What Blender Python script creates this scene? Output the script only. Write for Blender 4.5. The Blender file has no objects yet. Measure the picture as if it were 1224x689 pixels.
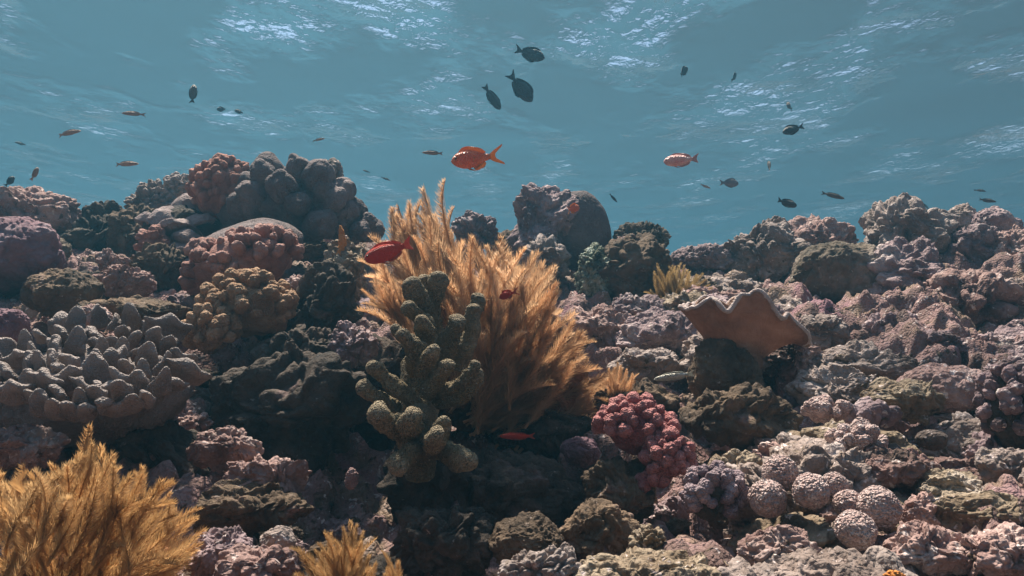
import bpy, bmesh, math, random
import numpy as np
from mathutils import Vector, Matrix, Euler

random.seed(7)
RNG = np.random.default_rng(7)
R = math.radians
C = bpy.context.scene.collection
scn = bpy.context.scene

# ------------------------------------------------------------------ camera, sky, sun, exposure
PITCH = R(3.0)
FPX = 1000.0                                   # focal length in pixels of a 1224-wide frame
cam = bpy.data.objects.new("camera", bpy.data.cameras.new("camera"))
C.objects.link(cam)
cam.data.sensor_width = 36.0
cam.data.lens = 36.0 * FPX / 1224.0
cam.data.clip_start = 0.02
cam.data.clip_end = 500.0
cam.location = (0, 0, 0)
cam.rotation_euler = (R(90) + PITCH, 0, 0)
scn.camera = cam

SUN_AZ, SUN_EL = R(-20), R(62)                 # azimuth from +Y (away from the camera), + to the right
sun_dir = Vector((math.sin(SUN_AZ) * math.cos(SUN_EL), math.cos(SUN_AZ) * math.cos(SUN_EL), math.sin(SUN_EL)))
w = bpy.data.worlds.new("World")
scn.world = w
w.use_nodes = True
wn = w.node_tree.nodes
wn.clear()
sky = wn.new("ShaderNodeTexSky")
sky.sky_type = 'NISHITA'
sky.sun_disc = False
sky.sun_elevation = SUN_EL
sky.sun_rotation = SUN_AZ
bgn = wn.new("ShaderNodeBackground")
bgn.inputs[1].default_value = 0.06
wo = wn.new("ShaderNodeOutputWorld")
w.node_tree.links.new(sky.outputs[0], bgn.inputs[0])
w.node_tree.links.new(bgn.outputs[0], wo.inputs[0])
sl = bpy.data.lights.new("sun", 'SUN')
sl.energy = 4.4
sl.angle = R(5.0)
sl.color = (1.0, 0.88, 0.75)
so = bpy.data.objects.new("sun", sl)
so.rotation_euler = sun_dir.to_track_quat('Z', 'Y').to_euler()
C.objects.link(so)
scn.view_settings.view_transform = 'Standard'
scn.view_settings.look = 'None'
scn.view_settings.exposure = 1.5
scn.view_settings.gamma = 1.0
scn.view_settings.use_curve_mapping = False
cy = scn.cycles
cy.max_bounces = 6
cy.diffuse_bounces = 2
cy.glossy_bounces = 2
cy.transmission_bounces = 2
cy.volume_bounces = 1
cy.transparent_max_bounces = 8
cy.use_denoising = True
cy.caustics_reflective = False
cy.sample_clamp_indirect = 4.0

HAZE_DENS = 0.060
HAZE_COL = (0.086, 0.292, 0.428)
WATER_Z = 1.9

# ------------------------------------------------------------------ picture <-> place
CP, SP = math.cos(PITCH), math.sin(PITCH)
def P(px, py, Y):
    """the point at distance Y ahead of the camera that shows at picture place px, py"""
    dx, dz = (px - 612.0) / FPX, -(py - 344.5) / FPX
    d = np.array([dx, CP - dz * SP, SP + dz * CP])
    return d * (Y / d[1])
def M(px, Y):
    return px * Y / FPX

# ------------------------------------------------------------------ noise in numpy
def _h(ix, iy, iz, s):
    with np.errstate(over='ignore'):
        n = (ix.astype(np.uint32) * np.uint32(73856093)) ^ (iy.astype(np.uint32) * np.uint32(19349663)) ^ (iz.astype(np.uint32) * np.uint32(83492791)) ^ np.uint32((s * 2654435761) & 0xffffffff)
        n ^= n >> np.uint32(13)
        n *= np.uint32(1274126177)
        n ^= n >> np.uint32(16)
        n *= np.uint32(2246822519)
        n ^= n >> np.uint32(15)
    return n
def _f(n):
    return n.astype(np.float32) / np.float32(4294967295.0)
def vnoise(p, s=0):
    f = np.floor(p)
    t = (p - f).astype(np.float32)
    i = f.astype(np.int64)
    t = t * t * t * (t * (t * 6 - 15) + 10)
    out = 0
    for dx in (0, 1):
        wx = t[:, 0] if dx else 1 - t[:, 0]
        for dy in (0, 1):
            wy = t[:, 1] if dy else 1 - t[:, 1]
            for dz in (0, 1):
                wz = t[:, 2] if dz else 1 - t[:, 2]
                out = out + wx * wy * wz * _f(_h(i[:, 0] + dx, i[:, 1] + dy, i[:, 2] + dz, s))
    return out * 2 - 1
_ROT = np.array([[0.36, 0.48, -0.8], [-0.8, 0.6, 0.0], [0.48, 0.64, 0.6]])
def fbm(p, octs=4, s=0, gain=0.5, ridged=False):
    a, tot, out = 1.0, 0.0, 0
    for k in range(octs):
        n = vnoise(p, s + k)
        if ridged:
            n = 1 - 2 * np.abs(n)
        out = out + a * n
        tot += a
        a *= gain
        p = (p @ _ROT) * 2.03 + 11.3
    return out / tot
def vec_noise(p, s=0, octs=2):
    return np.stack([fbm(p, octs, s), fbm(p + 31.7, octs, s + 50), fbm(p - 17.1, octs, s + 90)], 1)
def knobs(p, s=0, r=0.72):
    """a field of rounded bumps, one to a cell: 0 between them, 1 on top"""
    f = np.floor(p).astype(np.int64)
    best = np.zeros(len(p), np.float32)
    for dx in (-1, 0, 1):
        for dy in (-1, 0, 1):
            for dz in (-1, 0, 1):
                q = f + np.array([dx, dy, dz])
                h = _h(q[:, 0], q[:, 1], q[:, 2], s)
                c = q + 0.5 + 0.8 * (np.stack([_f(h), _f(h * np.uint32(2654435761)), _f((h ^ np.uint32(0x9E3779B9)) * np.uint32(40503))], 1) - 0.5)
                rr = r * (0.65 + 0.35 * _f(h * np.uint32(97)))
                d2 = ((p - c) ** 2).sum(1) / rr ** 2
                best = np.maximum(best, np.sqrt(np.maximum(0, 1 - d2)) * rr / r)
    return best

# ------------------------------------------------------------------ mesh helpers
def mesh_from(name, v, faces, mat, smooth=True):
    """faces: list of int arrays, each (n, k)"""
    me = bpy.data.meshes.new(name)
    v = np.asarray(v, np.float32)
    me.vertices.add(len(v))
    me.vertices.foreach_set("co", v.ravel())
    faces = [np.asarray(f, np.int32) for f in faces if len(f)]
    nl = sum(f.size for f in faces)
    npoly = sum(len(f) for f in faces)
    me.loops.add(nl)
    me.loops.foreach_set("vertex_index", np.concatenate([f.ravel() for f in faces]))
    me.polygons.add(npoly)
    st, o = [], 0
    for f in faces:
        st.append(o + np.arange(len(f)) * f.shape[1])
        o += f.size
    me.polygons.foreach_set("loop_start", np.concatenate(st).astype(np.int32))
    me.update(calc_edges=True)
    me.validate()
    if smooth:
        me.polygons.foreach_set("use_smooth", np.ones(len(me.polygons), bool))
    if mat:
        me.materials.append(mat)
    return me
_ico = {}
def with_tip(me, val):
    me.attributes.new("tip", 'FLOAT', 'POINT').data.foreach_set("value", np.clip(val, 0, 1).astype(np.float32))
    return me
def ico(sub):
    if sub not in _ico:
        bm = bmesh.new()
        bmesh.ops.create_icosphere(bm, subdivisions=sub, radius=1.0)
        v = np.array([x.co[:] for x in bm.verts])
        f = np.array([[x.index for x in t.verts] for t in bm.faces])
        bm.free()
        _ico[sub] = (v / np.linalg.norm(v, axis=1)[:, None], f)
    return _ico[sub]
def obj(name, me, parent=None, loc=None):
    o = bpy.data.objects.new(name, me)
    C.objects.link(o)
    if parent:
        o.parent = parent
    if loc is not None:
        o.location = loc
    return o
def tag(o, label, cat=None, group=None, kind=None):
    if label: o["label"] = label
    if cat: o["category"] = cat
    if group: o["group"] = group
    if kind: o["kind"] = kind
    return o
def thing(name, label, cat, loc=(0, 0, 0), group=None):
    return tag(obj(name, None, loc=loc), label, cat, group)
def unit(v):
    v = np.asarray(v, float)
    return v / max(1e-9, np.linalg.norm(v))

# ------------------------------------------------------------------ materials
def surf(name, cols, scale=9.0, detail=5.0, rough=0.85, speck=None, bumps=(), spec=0.25, coords='pos', tip=None, sss=0.0, transl=0.0, rand=0.0, blot=None):
    """cols: [(place on the noise, linear colour)]; speck: (colour, scale, threshold); blot: the same, large patches; bumps: [(scale, metres, kind)]"""
    m = bpy.data.materials.new(name)
    m.use_nodes = True
    nt = m.node_tree
    N, L = nt.nodes, nt.links
    pb = N["Principled BSDF"]
    if coords == 'pos':
        co = N.new("ShaderNodeNewGeometry").outputs["Position"]
    else:
        co = N.new("ShaderNodeTexCoord").outputs["Object"]
    def noise(sc, det, off=0.0):
        n = N.new("ShaderNodeTexNoise")
        n.inputs["Scale"].default_value = sc
        n.inputs["Detail"].default_value = det
        n.inputs["Roughness"].default_value = 0.62
        n.inputs["Distortion"].default_value = 0.3
        L.new(co, n.inputs["Vector"])
        return n.outputs["Fac"]
    def ramp(src, stops):
        r = N.new("ShaderNodeValToRGB")
        L.new(src, r.inputs[0])
        el = r.color_ramp.elements
        while len(el) < len(stops):
            el.new(0.5)
        for e, (p, c) in zip(el, stops):
            e.position = p
            e.color = (*c, 1) if len(c) == 3 else c
        return r.outputs[0]
    col = ramp(noise(scale, detail), cols)
    def over(c0, spec_):
        c, sc, th = spec_
        fac = ramp(noise(sc, 3.0), [(th, (0, 0, 0)), (th + 0.06, (1, 1, 1))])
        mx = N.new("ShaderNodeMix")
        mx.data_type = 'RGBA'
        L.new(fac, mx.inputs[0])
        L.new(c0, mx.inputs[6])
        mx.inputs[7].default_value = (*c, 1)
        return mx.outputs[2]
    for b in (blot or ()):
        col = over(col, b)
    for b in (speck or ()):
        col = over(col, b)
    if tip:                                            # paler growing tips
        at = N.new("ShaderNodeAttribute")
        at.attribute_name = "tip"
        mu = N.new("ShaderNodeMath")
        mu.operation = 'MULTIPLY'
        mu.inputs[1].default_value = tip[1]
        L.new(at.outputs["Fac"], mu.inputs[0])
        mx = N.new("ShaderNodeMix")
        mx.data_type = 'RGBA'
        L.new(mu.outputs[0], mx.inputs[0])
        L.new(col, mx.inputs[6])
        mx.inputs[7].default_value = (*tip[0], 1)
        col = mx.outputs[2]
    if rand:
        oi = N.new("ShaderNodeObjectInfo")
        hs = N.new("ShaderNodeHueSaturation")
        mr = N.new("ShaderNodeMapRange")
        mr.inputs[3].default_value = 1 - rand
        mr.inputs[4].default_value = 1 + rand
        L.new(oi.outputs["Random"], mr.inputs[0])
        L.new(mr.outputs[0], hs.inputs["Value"])
        L.new(col, hs.inputs["Color"])
        col = hs.outputs[0]
    L.new(col, pb.inputs["Base Color"])
    pb.inputs["Roughness"].default_value = rough
    pb.inputs["Specular IOR Level"].default_value = spec
    if sss:
        pb.inputs["Subsurface Weight"].default_value = sss
        pb.inputs["Subsurface Radius"].default_value = (0.01, 0.005, 0.003)
        pb.inputs["Subsurface Scale"].default_value = 0.5
    nrm = None
    for sc, dist, kind in bumps:
        if kind == 'v':
            v = N.new("ShaderNodeTexVoronoi")
            v.inputs["Scale"].default_value = sc
            L.new(co, v.inputs["Vector"])
            src = v.outputs["Distance"]
            dist = -dist
        else:
            src = noise(sc, 4.0)
        b = N.new("ShaderNodeBump")
        b.inputs["Strength"].default_value = 1.0
        b.inputs["Distance"].default_value = abs(dist)
        b.invert = dist < 0
        L.new(src, b.inputs["Height"])
        if nrm:
            L.new(nrm, b.inputs["Normal"])
        nrm = b.outputs[0]
    if nrm:
        L.new(nrm, pb.inputs["Normal"])
    if transl:
        tr = N.new("ShaderNodeBsdfTranslucent")
        L.new(col, tr.inputs["Color"])
        mx = N.new("ShaderNodeMixShader")
        mx.inputs[0].default_value = transl
        L.new(pb.outputs[0], mx.inputs[1])
        L.new(tr.outputs[0], mx.inputs[2])
        L.new(mx.outputs[0], N["Material Output"].inputs[0])
    return m

FINE = [(70, 0.006, 'n'), (190, 0.0025, 'v')]
PALE_SPECK = ((0.62, 0.52, 0.48), 70, 0.62)
MAT = {
 'pink':  surf("pink_crust", [(0.30, (0.075, 0.048, 0.038)), (0.43, (0.25, 0.15, 0.13)), (0.55, (0.37, 0.245, 0.215)), (0.68, (0.50, 0.39, 0.35))], 11, speck=[PALE_SPECK, ((0.10, 0.06, 0.04), 38, 0.63)], bumps=FINE, rand=0.2),
 'mauve': surf("mauve_crust", [(0.30, (0.07, 0.05, 0.045)), (0.45, (0.21, 0.145, 0.15)), (0.58, (0.32, 0.235, 0.235)), (0.70, (0.46, 0.38, 0.36))], 12, speck=[PALE_SPECK, ((0.09, 0.06, 0.04), 42, 0.64)], bumps=FINE, rand=0.2),
 'grey':  surf("grey_crust", [(0.30, (0.09, 0.065, 0.052)), (0.45, (0.23, 0.175, 0.15)), (0.58, (0.34, 0.275, 0.245)), (0.70, (0.46, 0.39, 0.36))], 10, speck=[PALE_SPECK, ((0.11, 0.08, 0.05), 40, 0.63)], bumps=FINE, rand=0.2),
 'brown': surf("brown_turf", [(0.30, (0.045, 0.032, 0.022)), (0.47, (0.12, 0.08, 0.05)), (0.60, (0.20, 0.135, 0.085)), (0.72, (0.30, 0.20, 0.17))], 13, speck=[((0.40, 0.32, 0.28), 85, 0.66)], bumps=[(60, 0.010, 'n'), (220, 0.004, 'n')], rand=0.2),
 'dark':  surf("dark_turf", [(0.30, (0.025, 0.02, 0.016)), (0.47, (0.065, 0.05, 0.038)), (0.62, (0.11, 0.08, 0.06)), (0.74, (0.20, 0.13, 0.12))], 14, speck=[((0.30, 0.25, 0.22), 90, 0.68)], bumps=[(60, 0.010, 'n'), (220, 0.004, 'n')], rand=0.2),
 'moss':  surf("mossy_turf", [(0.30, (0.05, 0.04, 0.03)), (0.46, (0.12, 0.092, 0.062)), (0.60, (0.22, 0.17, 0.125)), (0.72, (0.36, 0.29, 0.24))], 12, speck=[((0.45, 0.40, 0.34), 80, 0.64)], bumps=[(60, 0.010, 'n'), (220, 0.004, 'n')], rand=0.15),
 'green': surf("green_lace_crust", [(0.36, (0.04, 0.045, 0.03)), (0.48, (0.13, 0.14, 0.09)), (0.58, (0.32, 0.36, 0.28)), (0.70, (0.48, 0.50, 0.44))], 26, bumps=[(60, 0.010, 'n'), (200, 0.003, 'v')]),
 'tan':   surf("tan_crust", [(0.30, (0.08, 0.055, 0.035)), (0.45, (0.20, 0.145, 0.095)), (0.60, (0.33, 0.26, 0.185)), (0.72, (0.48, 0.40, 0.33))], 14, speck=[PALE_SPECK], bumps=FINE),
 'purple':surf("purple_crust", [(0.30, (0.06, 0.04, 0.045)), (0.46, (0.15, 0.085, 0.10)), (0.60, (0.24, 0.14, 0.16)), (0.72, (0.34, 0.25, 0.26))], 8, bumps=[(60, 0.008, 'n'), (260, 0.002, 'n')]),
 'porites':surf("smooth_grey_coral", [(0.30, (0.10, 0.075, 0.072)), (0.50, (0.17, 0.13, 0.125)), (0.70, (0.26, 0.205, 0.195))], 9, speck=[((0.34, 0.28, 0.26), 130, 0.66)], bumps=[(300, 0.003, 'v'), (40, 0.010, 'n')], rand=0.1),
 'plate': surf("grey_plate_coral", [(0.30, (0.15, 0.11, 0.105)), (0.50, (0.24, 0.18, 0.17)), (0.70, (0.34, 0.27, 0.25))], 12, bumps=[(260, 0.002, 'v'), (60, 0.004, 'n')], rand=0.1),
 'rust':  surf("rust_knob_coral", tip=((0.52, 0.28, 0.21), 0.3), cols=[(0.30, (0.24, 0.095, 0.065)), (0.50, (0.38, 0.165, 0.115)), (0.70, (0.50, 0.28, 0.22))], scale=16, bumps=[(420, 0.0022, 'v'), (90, 0.002, 'n')], rand=0.12),
 'rose':  surf("rose_knob_coral", tip=((0.50, 0.30, 0.25), 0.4), cols=[(0.30, (0.22, 0.10, 0.078)), (0.50, (0.34, 0.17, 0.135)), (0.70, (0.46, 0.28, 0.235))], scale=16, bumps=[(420, 0.0022, 'v'), (90, 0.002, 'n')], rand=0.12),
 'ochre': surf("ochre_knob_coral", tip=((0.48, 0.31, 0.19), 0.45), cols=[(0.30, (0.20, 0.105, 0.055)), (0.50, (0.33, 0.19, 0.105)), (0.70, (0.45, 0.295, 0.19))], scale=16, bumps=[(380, 0.0025, 'v'), (90, 0.003, 'n')], rand=0.1),
 'crimson': surf("crimson_knob_coral", tip=((0.55, 0.27, 0.25), 0.5), cols=[(0.30, (0.21, 0.055, 0.055)), (0.50, (0.34, 0.105, 0.10)), (0.70, (0.48, 0.22, 0.20))], scale=20, bumps=[(420, 0.003, 'v'), (90, 0.003, 'n')], rand=0.12),
 'mauveknob': surf("mauve_knob_coral", tip=((0.50, 0.40, 0.41), 0.3), cols=[(0.30, (0.11, 0.07, 0.08)), (0.50, (0.21, 0.14, 0.155)), (0.70, (0.38, 0.29, 0.30))], scale=22, bumps=[(420, 0.003, 'v'), (90, 0.003, 'n')], rand=0.12),
 'ball':  surf("pale_granular_coral", [(0.30, (0.40, 0.26, 0.235)), (0.50, (0.53, 0.38, 0.345)), (0.70, (0.62, 0.48, 0.44))], 30, speck=[((0.70, 0.58, 0.54), 160, 0.56)], bumps=[(300, 0.006, 'v'), (120, 0.003, 'n')], rand=0.08),
 'leather': surf("grey_leather_coral", tip=((0.46, 0.38, 0.34), 0.7), cols=[(0.30, (0.15, 0.115, 0.10)), (0.50, (0.245, 0.195, 0.175)), (0.70, (0.35, 0.285, 0.26))], scale=8, rough=0.6, speck=[((0.36, 0.30, 0.27), 260, 0.64)], bumps=[(420, 0.0022, 'v'), (40, 0.006, 'n')], transl=0.18, rand=0.1),
 'toad':  surf("brown_leather_cap", [(0.30, (0.22, 0.125, 0.08)), (0.46, (0.36, 0.205, 0.135)), (0.60, (0.45, 0.27, 0.185)), (0.74, (0.54, 0.38, 0.29))], 16, rough=0.7, bumps=[(300, 0.0015, 'v'), (45, 0.010, 'n')], transl=0.28),
 'toadrim': surf("pale_leather_rim", [(0.30, (0.40, 0.30, 0.26)), (0.60, (0.56, 0.46, 0.42))], 30, bumps=[(400, 0.002, 'v')]),
 'finger': surf("olive_finger_coral", tip=((0.48, 0.38, 0.26), 0.5), cols=[(0.30, (0.14, 0.105, 0.055)), (0.50, (0.28, 0.21, 0.115)), (0.70, (0.41, 0.325, 0.205))], scale=14, speck=[((0.42, 0.36, 0.26), 330, 0.60)], bumps=[(420, 0.006, 'v'), (120, 0.006, 'n')], rand=0.08),
 'fingertip': surf("pink_finger_tip", [(0.30, (0.30, 0.17, 0.15)), (0.60, (0.45, 0.30, 0.28))], 30, bumps=[(420, 0.003, 'v')]),
 'feather': surf("golden_feather_plume", [(0.30, (0.66, 0.38, 0.19)), (0.50, (0.77, 0.49, 0.27)), (0.70, (0.83, 0.59, 0.38))], 9, rough=0.75, transl=0.6, rand=0.18),
 'feather2': surf("amber_feather_plume", [(0.30, (0.47, 0.265, 0.10)), (0.50, (0.58, 0.355, 0.155)), (0.70, (0.66, 0.44, 0.22))], 9, rough=0.75, transl=0.6, rand=0.18),
 'feather3': surf("straw_feather_plume", [(0.30, (0.38, 0.25, 0.09)), (0.50, (0.50, 0.35, 0.15)), (0.70, (0.60, 0.45, 0.23))], 9, rough=0.75, transl=0.45, rand=0.18),
 'featherbase': surf("feather_coral_flesh", [(0.30, (0.14, 0.055, 0.02)), (0.60, (0.27, 0.12, 0.05))], 12, bumps=[(90, 0.01, 'n')]),
 'sponge': surf("orange_sponge", [(0.30, (0.50, 0.16, 0.03)), (0.60, (0.65, 0.27, 0.07))], 40, bumps=[(300, 0.003, 'v')]),
}
def fishmat(name, a, b, scale=3.0, spec=0.4, transl=0.0, sc=28):
    return surf(name, [(0.35, a), (0.65, b)], scale, 3.0, rough=0.45, spec=spec, coords='obj', bumps=[(sc, 0.004, 'v')], transl=transl)
FM = {
 'orange': fishmat("orange_scales", (0.88, 0.13, 0.03), (0.92, 0.22, 0.06)), 'orangefin': fishmat("amber_fin", (0.80, 0.26, 0.05), (0.80, 0.38, 0.10), transl=0.4),
 'red': fishmat("red_scales", (0.90, 0.045, 0.02), (0.95, 0.09, 0.04), spec=0.2, sc=60), 'redfin': fishmat("red_fin", (0.70, 0.10, 0.06), (0.72, 0.20, 0.12), transl=0.4),
 'pinks': fishmat("pink_scales", (0.80, 0.30, 0.26), (0.90, 0.58, 0.52), 5), 'pinkfin': fishmat("pale_pink_fin", (0.6, 0.3, 0.28), (0.7, 0.45, 0.42), transl=0.4),
 'black': fishmat("charcoal_scales", (0.018, 0.018, 0.02), (0.04, 0.038, 0.04)), 'blackfin': fishmat("charcoal_fin", (0.02, 0.02, 0.022), (0.045, 0.04, 0.045), transl=0.15),
 'greyf': fishmat("grey_scales", (0.13, 0.11, 0.12), (0.22, 0.18, 0.19)), 'greyfin': fishmat("grey_fin", (0.15, 0.13, 0.14), (0.24, 0.2, 0.2), transl=0.3),
 'slim': fishmat("copper_scales", (0.25, 0.10, 0.05), (0.45, 0.24, 0.12)), 'slimfin': fishmat("copper_fin", (0.3, 0.18, 0.12), (0.4, 0.25, 0.18), transl=0.4),
 'dusk': fishmat("dusky_scales", (0.06, 0.04, 0.025), (0.12, 0.075, 0.045)), 'duskfin': fishmat("dusky_fin", (0.06, 0.045, 0.03), (0.12, 0.08, 0.05), transl=0.3),
 'palef': fishmat("pale_scales", (0.55, 0.50, 0.38), (0.75, 0.72, 0.62)), 'palefin': fishmat("pale_fin", (0.6, 0.58, 0.5), (0.7, 0.68, 0.6), transl=0.4),
 'eye': surf("fish_eye", [(0.3, (0.01, 0.01, 0.01)), (0.6, (0.02, 0.02, 0.02))], 3, rough=0.15, spec=0.6, coords='obj'),
}

# ------------------------------------------------------------------ the sea surface seen from below
def axis(lo, hi, fine_lo, fine_hi, step, grow=1.12):
    a = list(np.arange(fine_lo, fine_hi + step / 2, step))
    s = step
    while a[-1] < hi:
        s *= grow
        a.append(a[-1] + s)
    s = step
    while a[0] > lo:
        s *= grow
        a.insert(0, a[0] - s)
    return np.array(a)
def grid(xs, ys):
    X, Y = np.meshgrid(xs, ys)
    n, m = len(ys), len(xs)
    i = np.arange(n * m).reshape(n, m)
    f = np.stack([i[:-1, :-1], i[:-1, 1:], i[1:, 1:], i[1:, :-1]], -1).reshape(-1, 4)
    return X.ravel(), Y.ravel(), f
def water_material():
    m = bpy.data.materials.new("water_surface")
    m.use_nodes = True
    N, L = m.node_tree.nodes, m.node_tree.links
    N.remove(N["Principled BSDF"])
    geo = N.new("ShaderNodeNewGeometry")
    mp = N.new("ShaderNodeMapping")
    mp.inputs["Rotation"].default_value = (0, 0, R(-14))
    mp.inputs["Scale"].default_value = (1.35, 0.7, 1.0)
    L.new(geo.outputs["Position"], mp.inputs[0])
    gust = N.new("ShaderNodeTexNoise")                 # patches of steeper ripples
    gust.inputs["Scale"].default_value = 0.9
    gust.inputs["Detail"].default_value = 2.0
    L.new(mp.outputs[0], gust.inputs[0])
    gr = N.new("ShaderNodeMapRange")
    gr.inputs[1].default_value, gr.inputs[2].default_value = 0.45, 0.70
    gr.inputs[3].default_value, gr.inputs[4].default_value = 0.0, 1.0
    L.new(gust.outputs["Fac"], gr.inputs[0])
    nrm = None
    for sc, det, dist, patchy in ((0.8, 1.0, 0.02, False), (3.0, 5.0, 0.50, True), (6.0, 2.0, 0.003, False)):
        n = N.new("ShaderNodeTexNoise")
        n.inputs["Scale"].default_value = sc
        n.inputs["Detail"].default_value = det
        n.inputs["Distortion"].default_value = 0.0
        L.new(mp.outputs[0], n.inputs[0])
        b = N.new("ShaderNodeBump")
        b.inputs["Distance"].default_value = dist
        if patchy:
            mu = N.new("ShaderNodeMath")
            mu.operation = 'MULTIPLY'
            ce = N.new("ShaderNodeMath")
            ce.operation = 'SUBTRACT'
            ce.inputs[1].default_value = 0.5
            L.new(n.outputs["Fac"], ce.inputs[0])
            L.new(ce.outputs[0], mu.inputs[0])
            L.new(gr.outputs[0], mu.inputs[1])
            L.new(mu.outputs[0], b.inputs["Height"])
        else:
            L.new(n.outputs["Fac"], b.inputs["Height"])
        if nrm: L.new(nrm, b.inputs["Normal"])
        nrm = b.outputs[0]
    dot = N.new("ShaderNodeVectorMath")                # reflection beyond the critical angle, its edge softened by ripples too fine to see
    dot.operation = 'DOT_PRODUCT'
    L.new(geo.outputs["Incoming"], dot.inputs[0])
    L.new(nrm, dot.inputs[1])
    ab = N.new("ShaderNodeMath")
    ab.operation = 'ABSOLUTE'
    L.new(dot.outputs["Value"], ab.inputs[0])
    fr = N.new("ShaderNodeMapRange")
    fr.interpolation_type = 'SMOOTHSTEP'
    fr.inputs[1].default_value, fr.inputs[2].default_value = 0.42, 0.78
    fr.inputs[3].default_value, fr.inputs[4].default_value = 1.0, 0.03
    L.new(ab.outputs[0], fr.inputs[0])
    tr = N.new("ShaderNodeBsdfTransparent")
    tr.inputs[0].default_value = (0.98, 1.0, 1.0, 1)
    gl = N.new("ShaderNodeBsdfGlossy")
    gl.inputs["Roughness"].default_value = 0.02
    L.new(nrm, gl.inputs["Normal"])
    mx = N.new("ShaderNodeMixShader")
    L.new(fr.outputs[0], mx.inputs[0])
    L.new(tr.outputs[0], mx.inputs[1])
    L.new(gl.outputs[0], mx.inputs[2])
    sheen = N.new("ShaderNodeBsdfTranslucent")          # pale sheen put into the surface to lighten it, as translucency
    sheen.inputs[0].default_value = (0.85, 0.9, 0.95, 1)
    fm_ = N.new("ShaderNodeMixShader")
    fm_.inputs[0].default_value = 0.024
    L.new(mx.outputs[0], fm_.inputs[1])
    L.new(sheen.outputs[0], fm_.inputs[2])
    L.new(fm_.outputs[0], N["Material Output"].inputs[0])
    return m
X, Y, f = grid(axis(-165, 165, -6, 6, 0.06, 1.15), axis(-35, 230, -1, 12, 0.06, 1.15))
q = np.stack([X * 0.9 - Y * 0.25, Y * 1.2 + X * 0.3, X * 0], 1)
Z = WATER_Z + 0.025 * fbm(q * 0.55, 2, 3)
tag(obj("water_surface", mesh_from("water_surface", np.stack([X, Y, Z], 1), [f], water_material())), "rippled blue underside of the sea surface with bright glints", kind="structure")

# ------------------------------------------------------------------ the water itself: one closed box of even haze
HT = WATER_Z + 0.3
hz = bpy.data.meshes.new("haze")
hb = bmesh.new()
bmesh.ops.create_cube(hb, size=1.0)
for v_ in hb.verts:
    v_.co.x *= 300
    v_.co.y = v_.co.y * 240 + 90
    v_.co.z = HT if v_.co.z > 0 else -31.0
hb.to_mesh(hz)
hb.free()
hm = bpy.data.materials.new("sea_water")
hm.use_nodes = True
hn = hm.node_tree
hn.nodes.remove(hn.nodes["Principled BSDF"])
pv = hn.nodes.new("ShaderNodeVolumePrincipled")
pv.inputs["Color"].default_value = (*HAZE_COL, 1)
pv.inputs["Density"].default_value = HAZE_DENS
pv.inputs["Anisotropy"].default_value = 0.65
hn.links.new(pv.outputs[0], hn.nodes["Material Output"].inputs["Volume"])
hz.materials.append(hm)
tag(obj("haze", hz), "clear blue sea water fading the far reef", kind="stuff")

# ------------------------------------------------------------------ the reef ground
CTRL = []
ROWS = {
 760: [(-500, .62), (0, .60), (612, .66), (1224, .62), (1724, .62)],
 689: [(-500, .75), (0, .74), (300, .78), (450, .84), (612, .88), (760, .86), (900, .82), (1224, .80), (1724, .8)],
 640: [(400, 1.10), (520, 1.18), (640, 1.18), (760, 1.08)],
 600: [(-500, .95), (0, .95), (150, 1.04), (300, 1.08), (400, 1.25), (480, 1.36), (620, 1.40), (760, 1.28), (900, 1.08), (1060, 1.03), (1224, .97), (1724, .97)],
 520: [(-500, 1.1), (0, 1.1), (200, 1.25), (350, 1.20), (500, 1.45), (650, 1.48), (800, 1.30), (950, 1.2), (1100, 1.17), (1224, 1.15), (1724, 1.15)],
 450: [(-500, 1.3), (0, 1.28), (150, 1.3), (300, 1.35), (420, 1.4), (600, 1.58), (760, 1.55), (900, 1.47), (1050, 1.42), (1224, 1.42), (1724, 1.4)],
 390: [(-500, 1.5), (0, 1.5), (150, 1.52), (300, 1.6), (450, 1.65), (700, 1.85), (850, 1.8), (1000, 1.72), (1150, 1.72), (1224, 1.72), (1724, 1.7)],
 340: [(-500, 1.8), (0, 1.78), (130, 1.78), (250, 1.8), (400, 1.9), (600, 2.05), (750, 2.15), (900, 2.1), (1050, 2.05), (1200, 2.02), (1724, 2.0)],
 305: [(-500, 2.1), (0, 2.1), (100, 2.1), (200, 2.05), (350, 2.1), (500, 2.2), (650, 2.4), (800, 2.45), (950, 2.35), (1100, 2.35), (1224, 2.3), (1724, 2.3)],
}
for py, row in ROWS.items():
    for px, Yd in row:
        CTRL.append((*P(px, py, Yd), 0.10 * Yd))
for px, py, Yd in [(-500, 260, 2.5), (0, 255, 2.5), (120, 272, 2.5), (200, 258, 2.5), (320, 225, 2.4), (420, 262, 2.4), (520, 285, 2.5), (660, 300, 2.7), (800, 305, 2.7), (880, 318, 2.7),
                  (950, 290, 2.7), (1050, 285, 2.75), (1150, 280, 2.75), (1224, 295, 2.7), (1724, 290, 2.7)]:
    CTRL.append((*P(px, py, Yd), 0.22))
for x in np.arange(-4, 4.1, 0.5):
    CTRL += [(x, 3.3, -0.10, 0.3), (x, 4.2, -0.9, 0.4), (x, 5.5, -2.0, 0.6), (x, 0.42, -0.34, 0.12), (x, 0.2, -0.5, 0.15), (x, -0.3, -0.75, 0.3), (x, -1.5, -1.3, 0.6)]
for x in np.arange(-9, 9.1, 1.5):
    CTRL += [(x, 8, -7.0, 1.2), (x, 14, -16.0, 2.0), (x, 22, -26, 3.0), (x, 40, -28, 5.0), (x, -5, -2.4, 1.5)]
CTRL = np.array(CTRL)
CTRL[:, 2] -= 0.045
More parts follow.
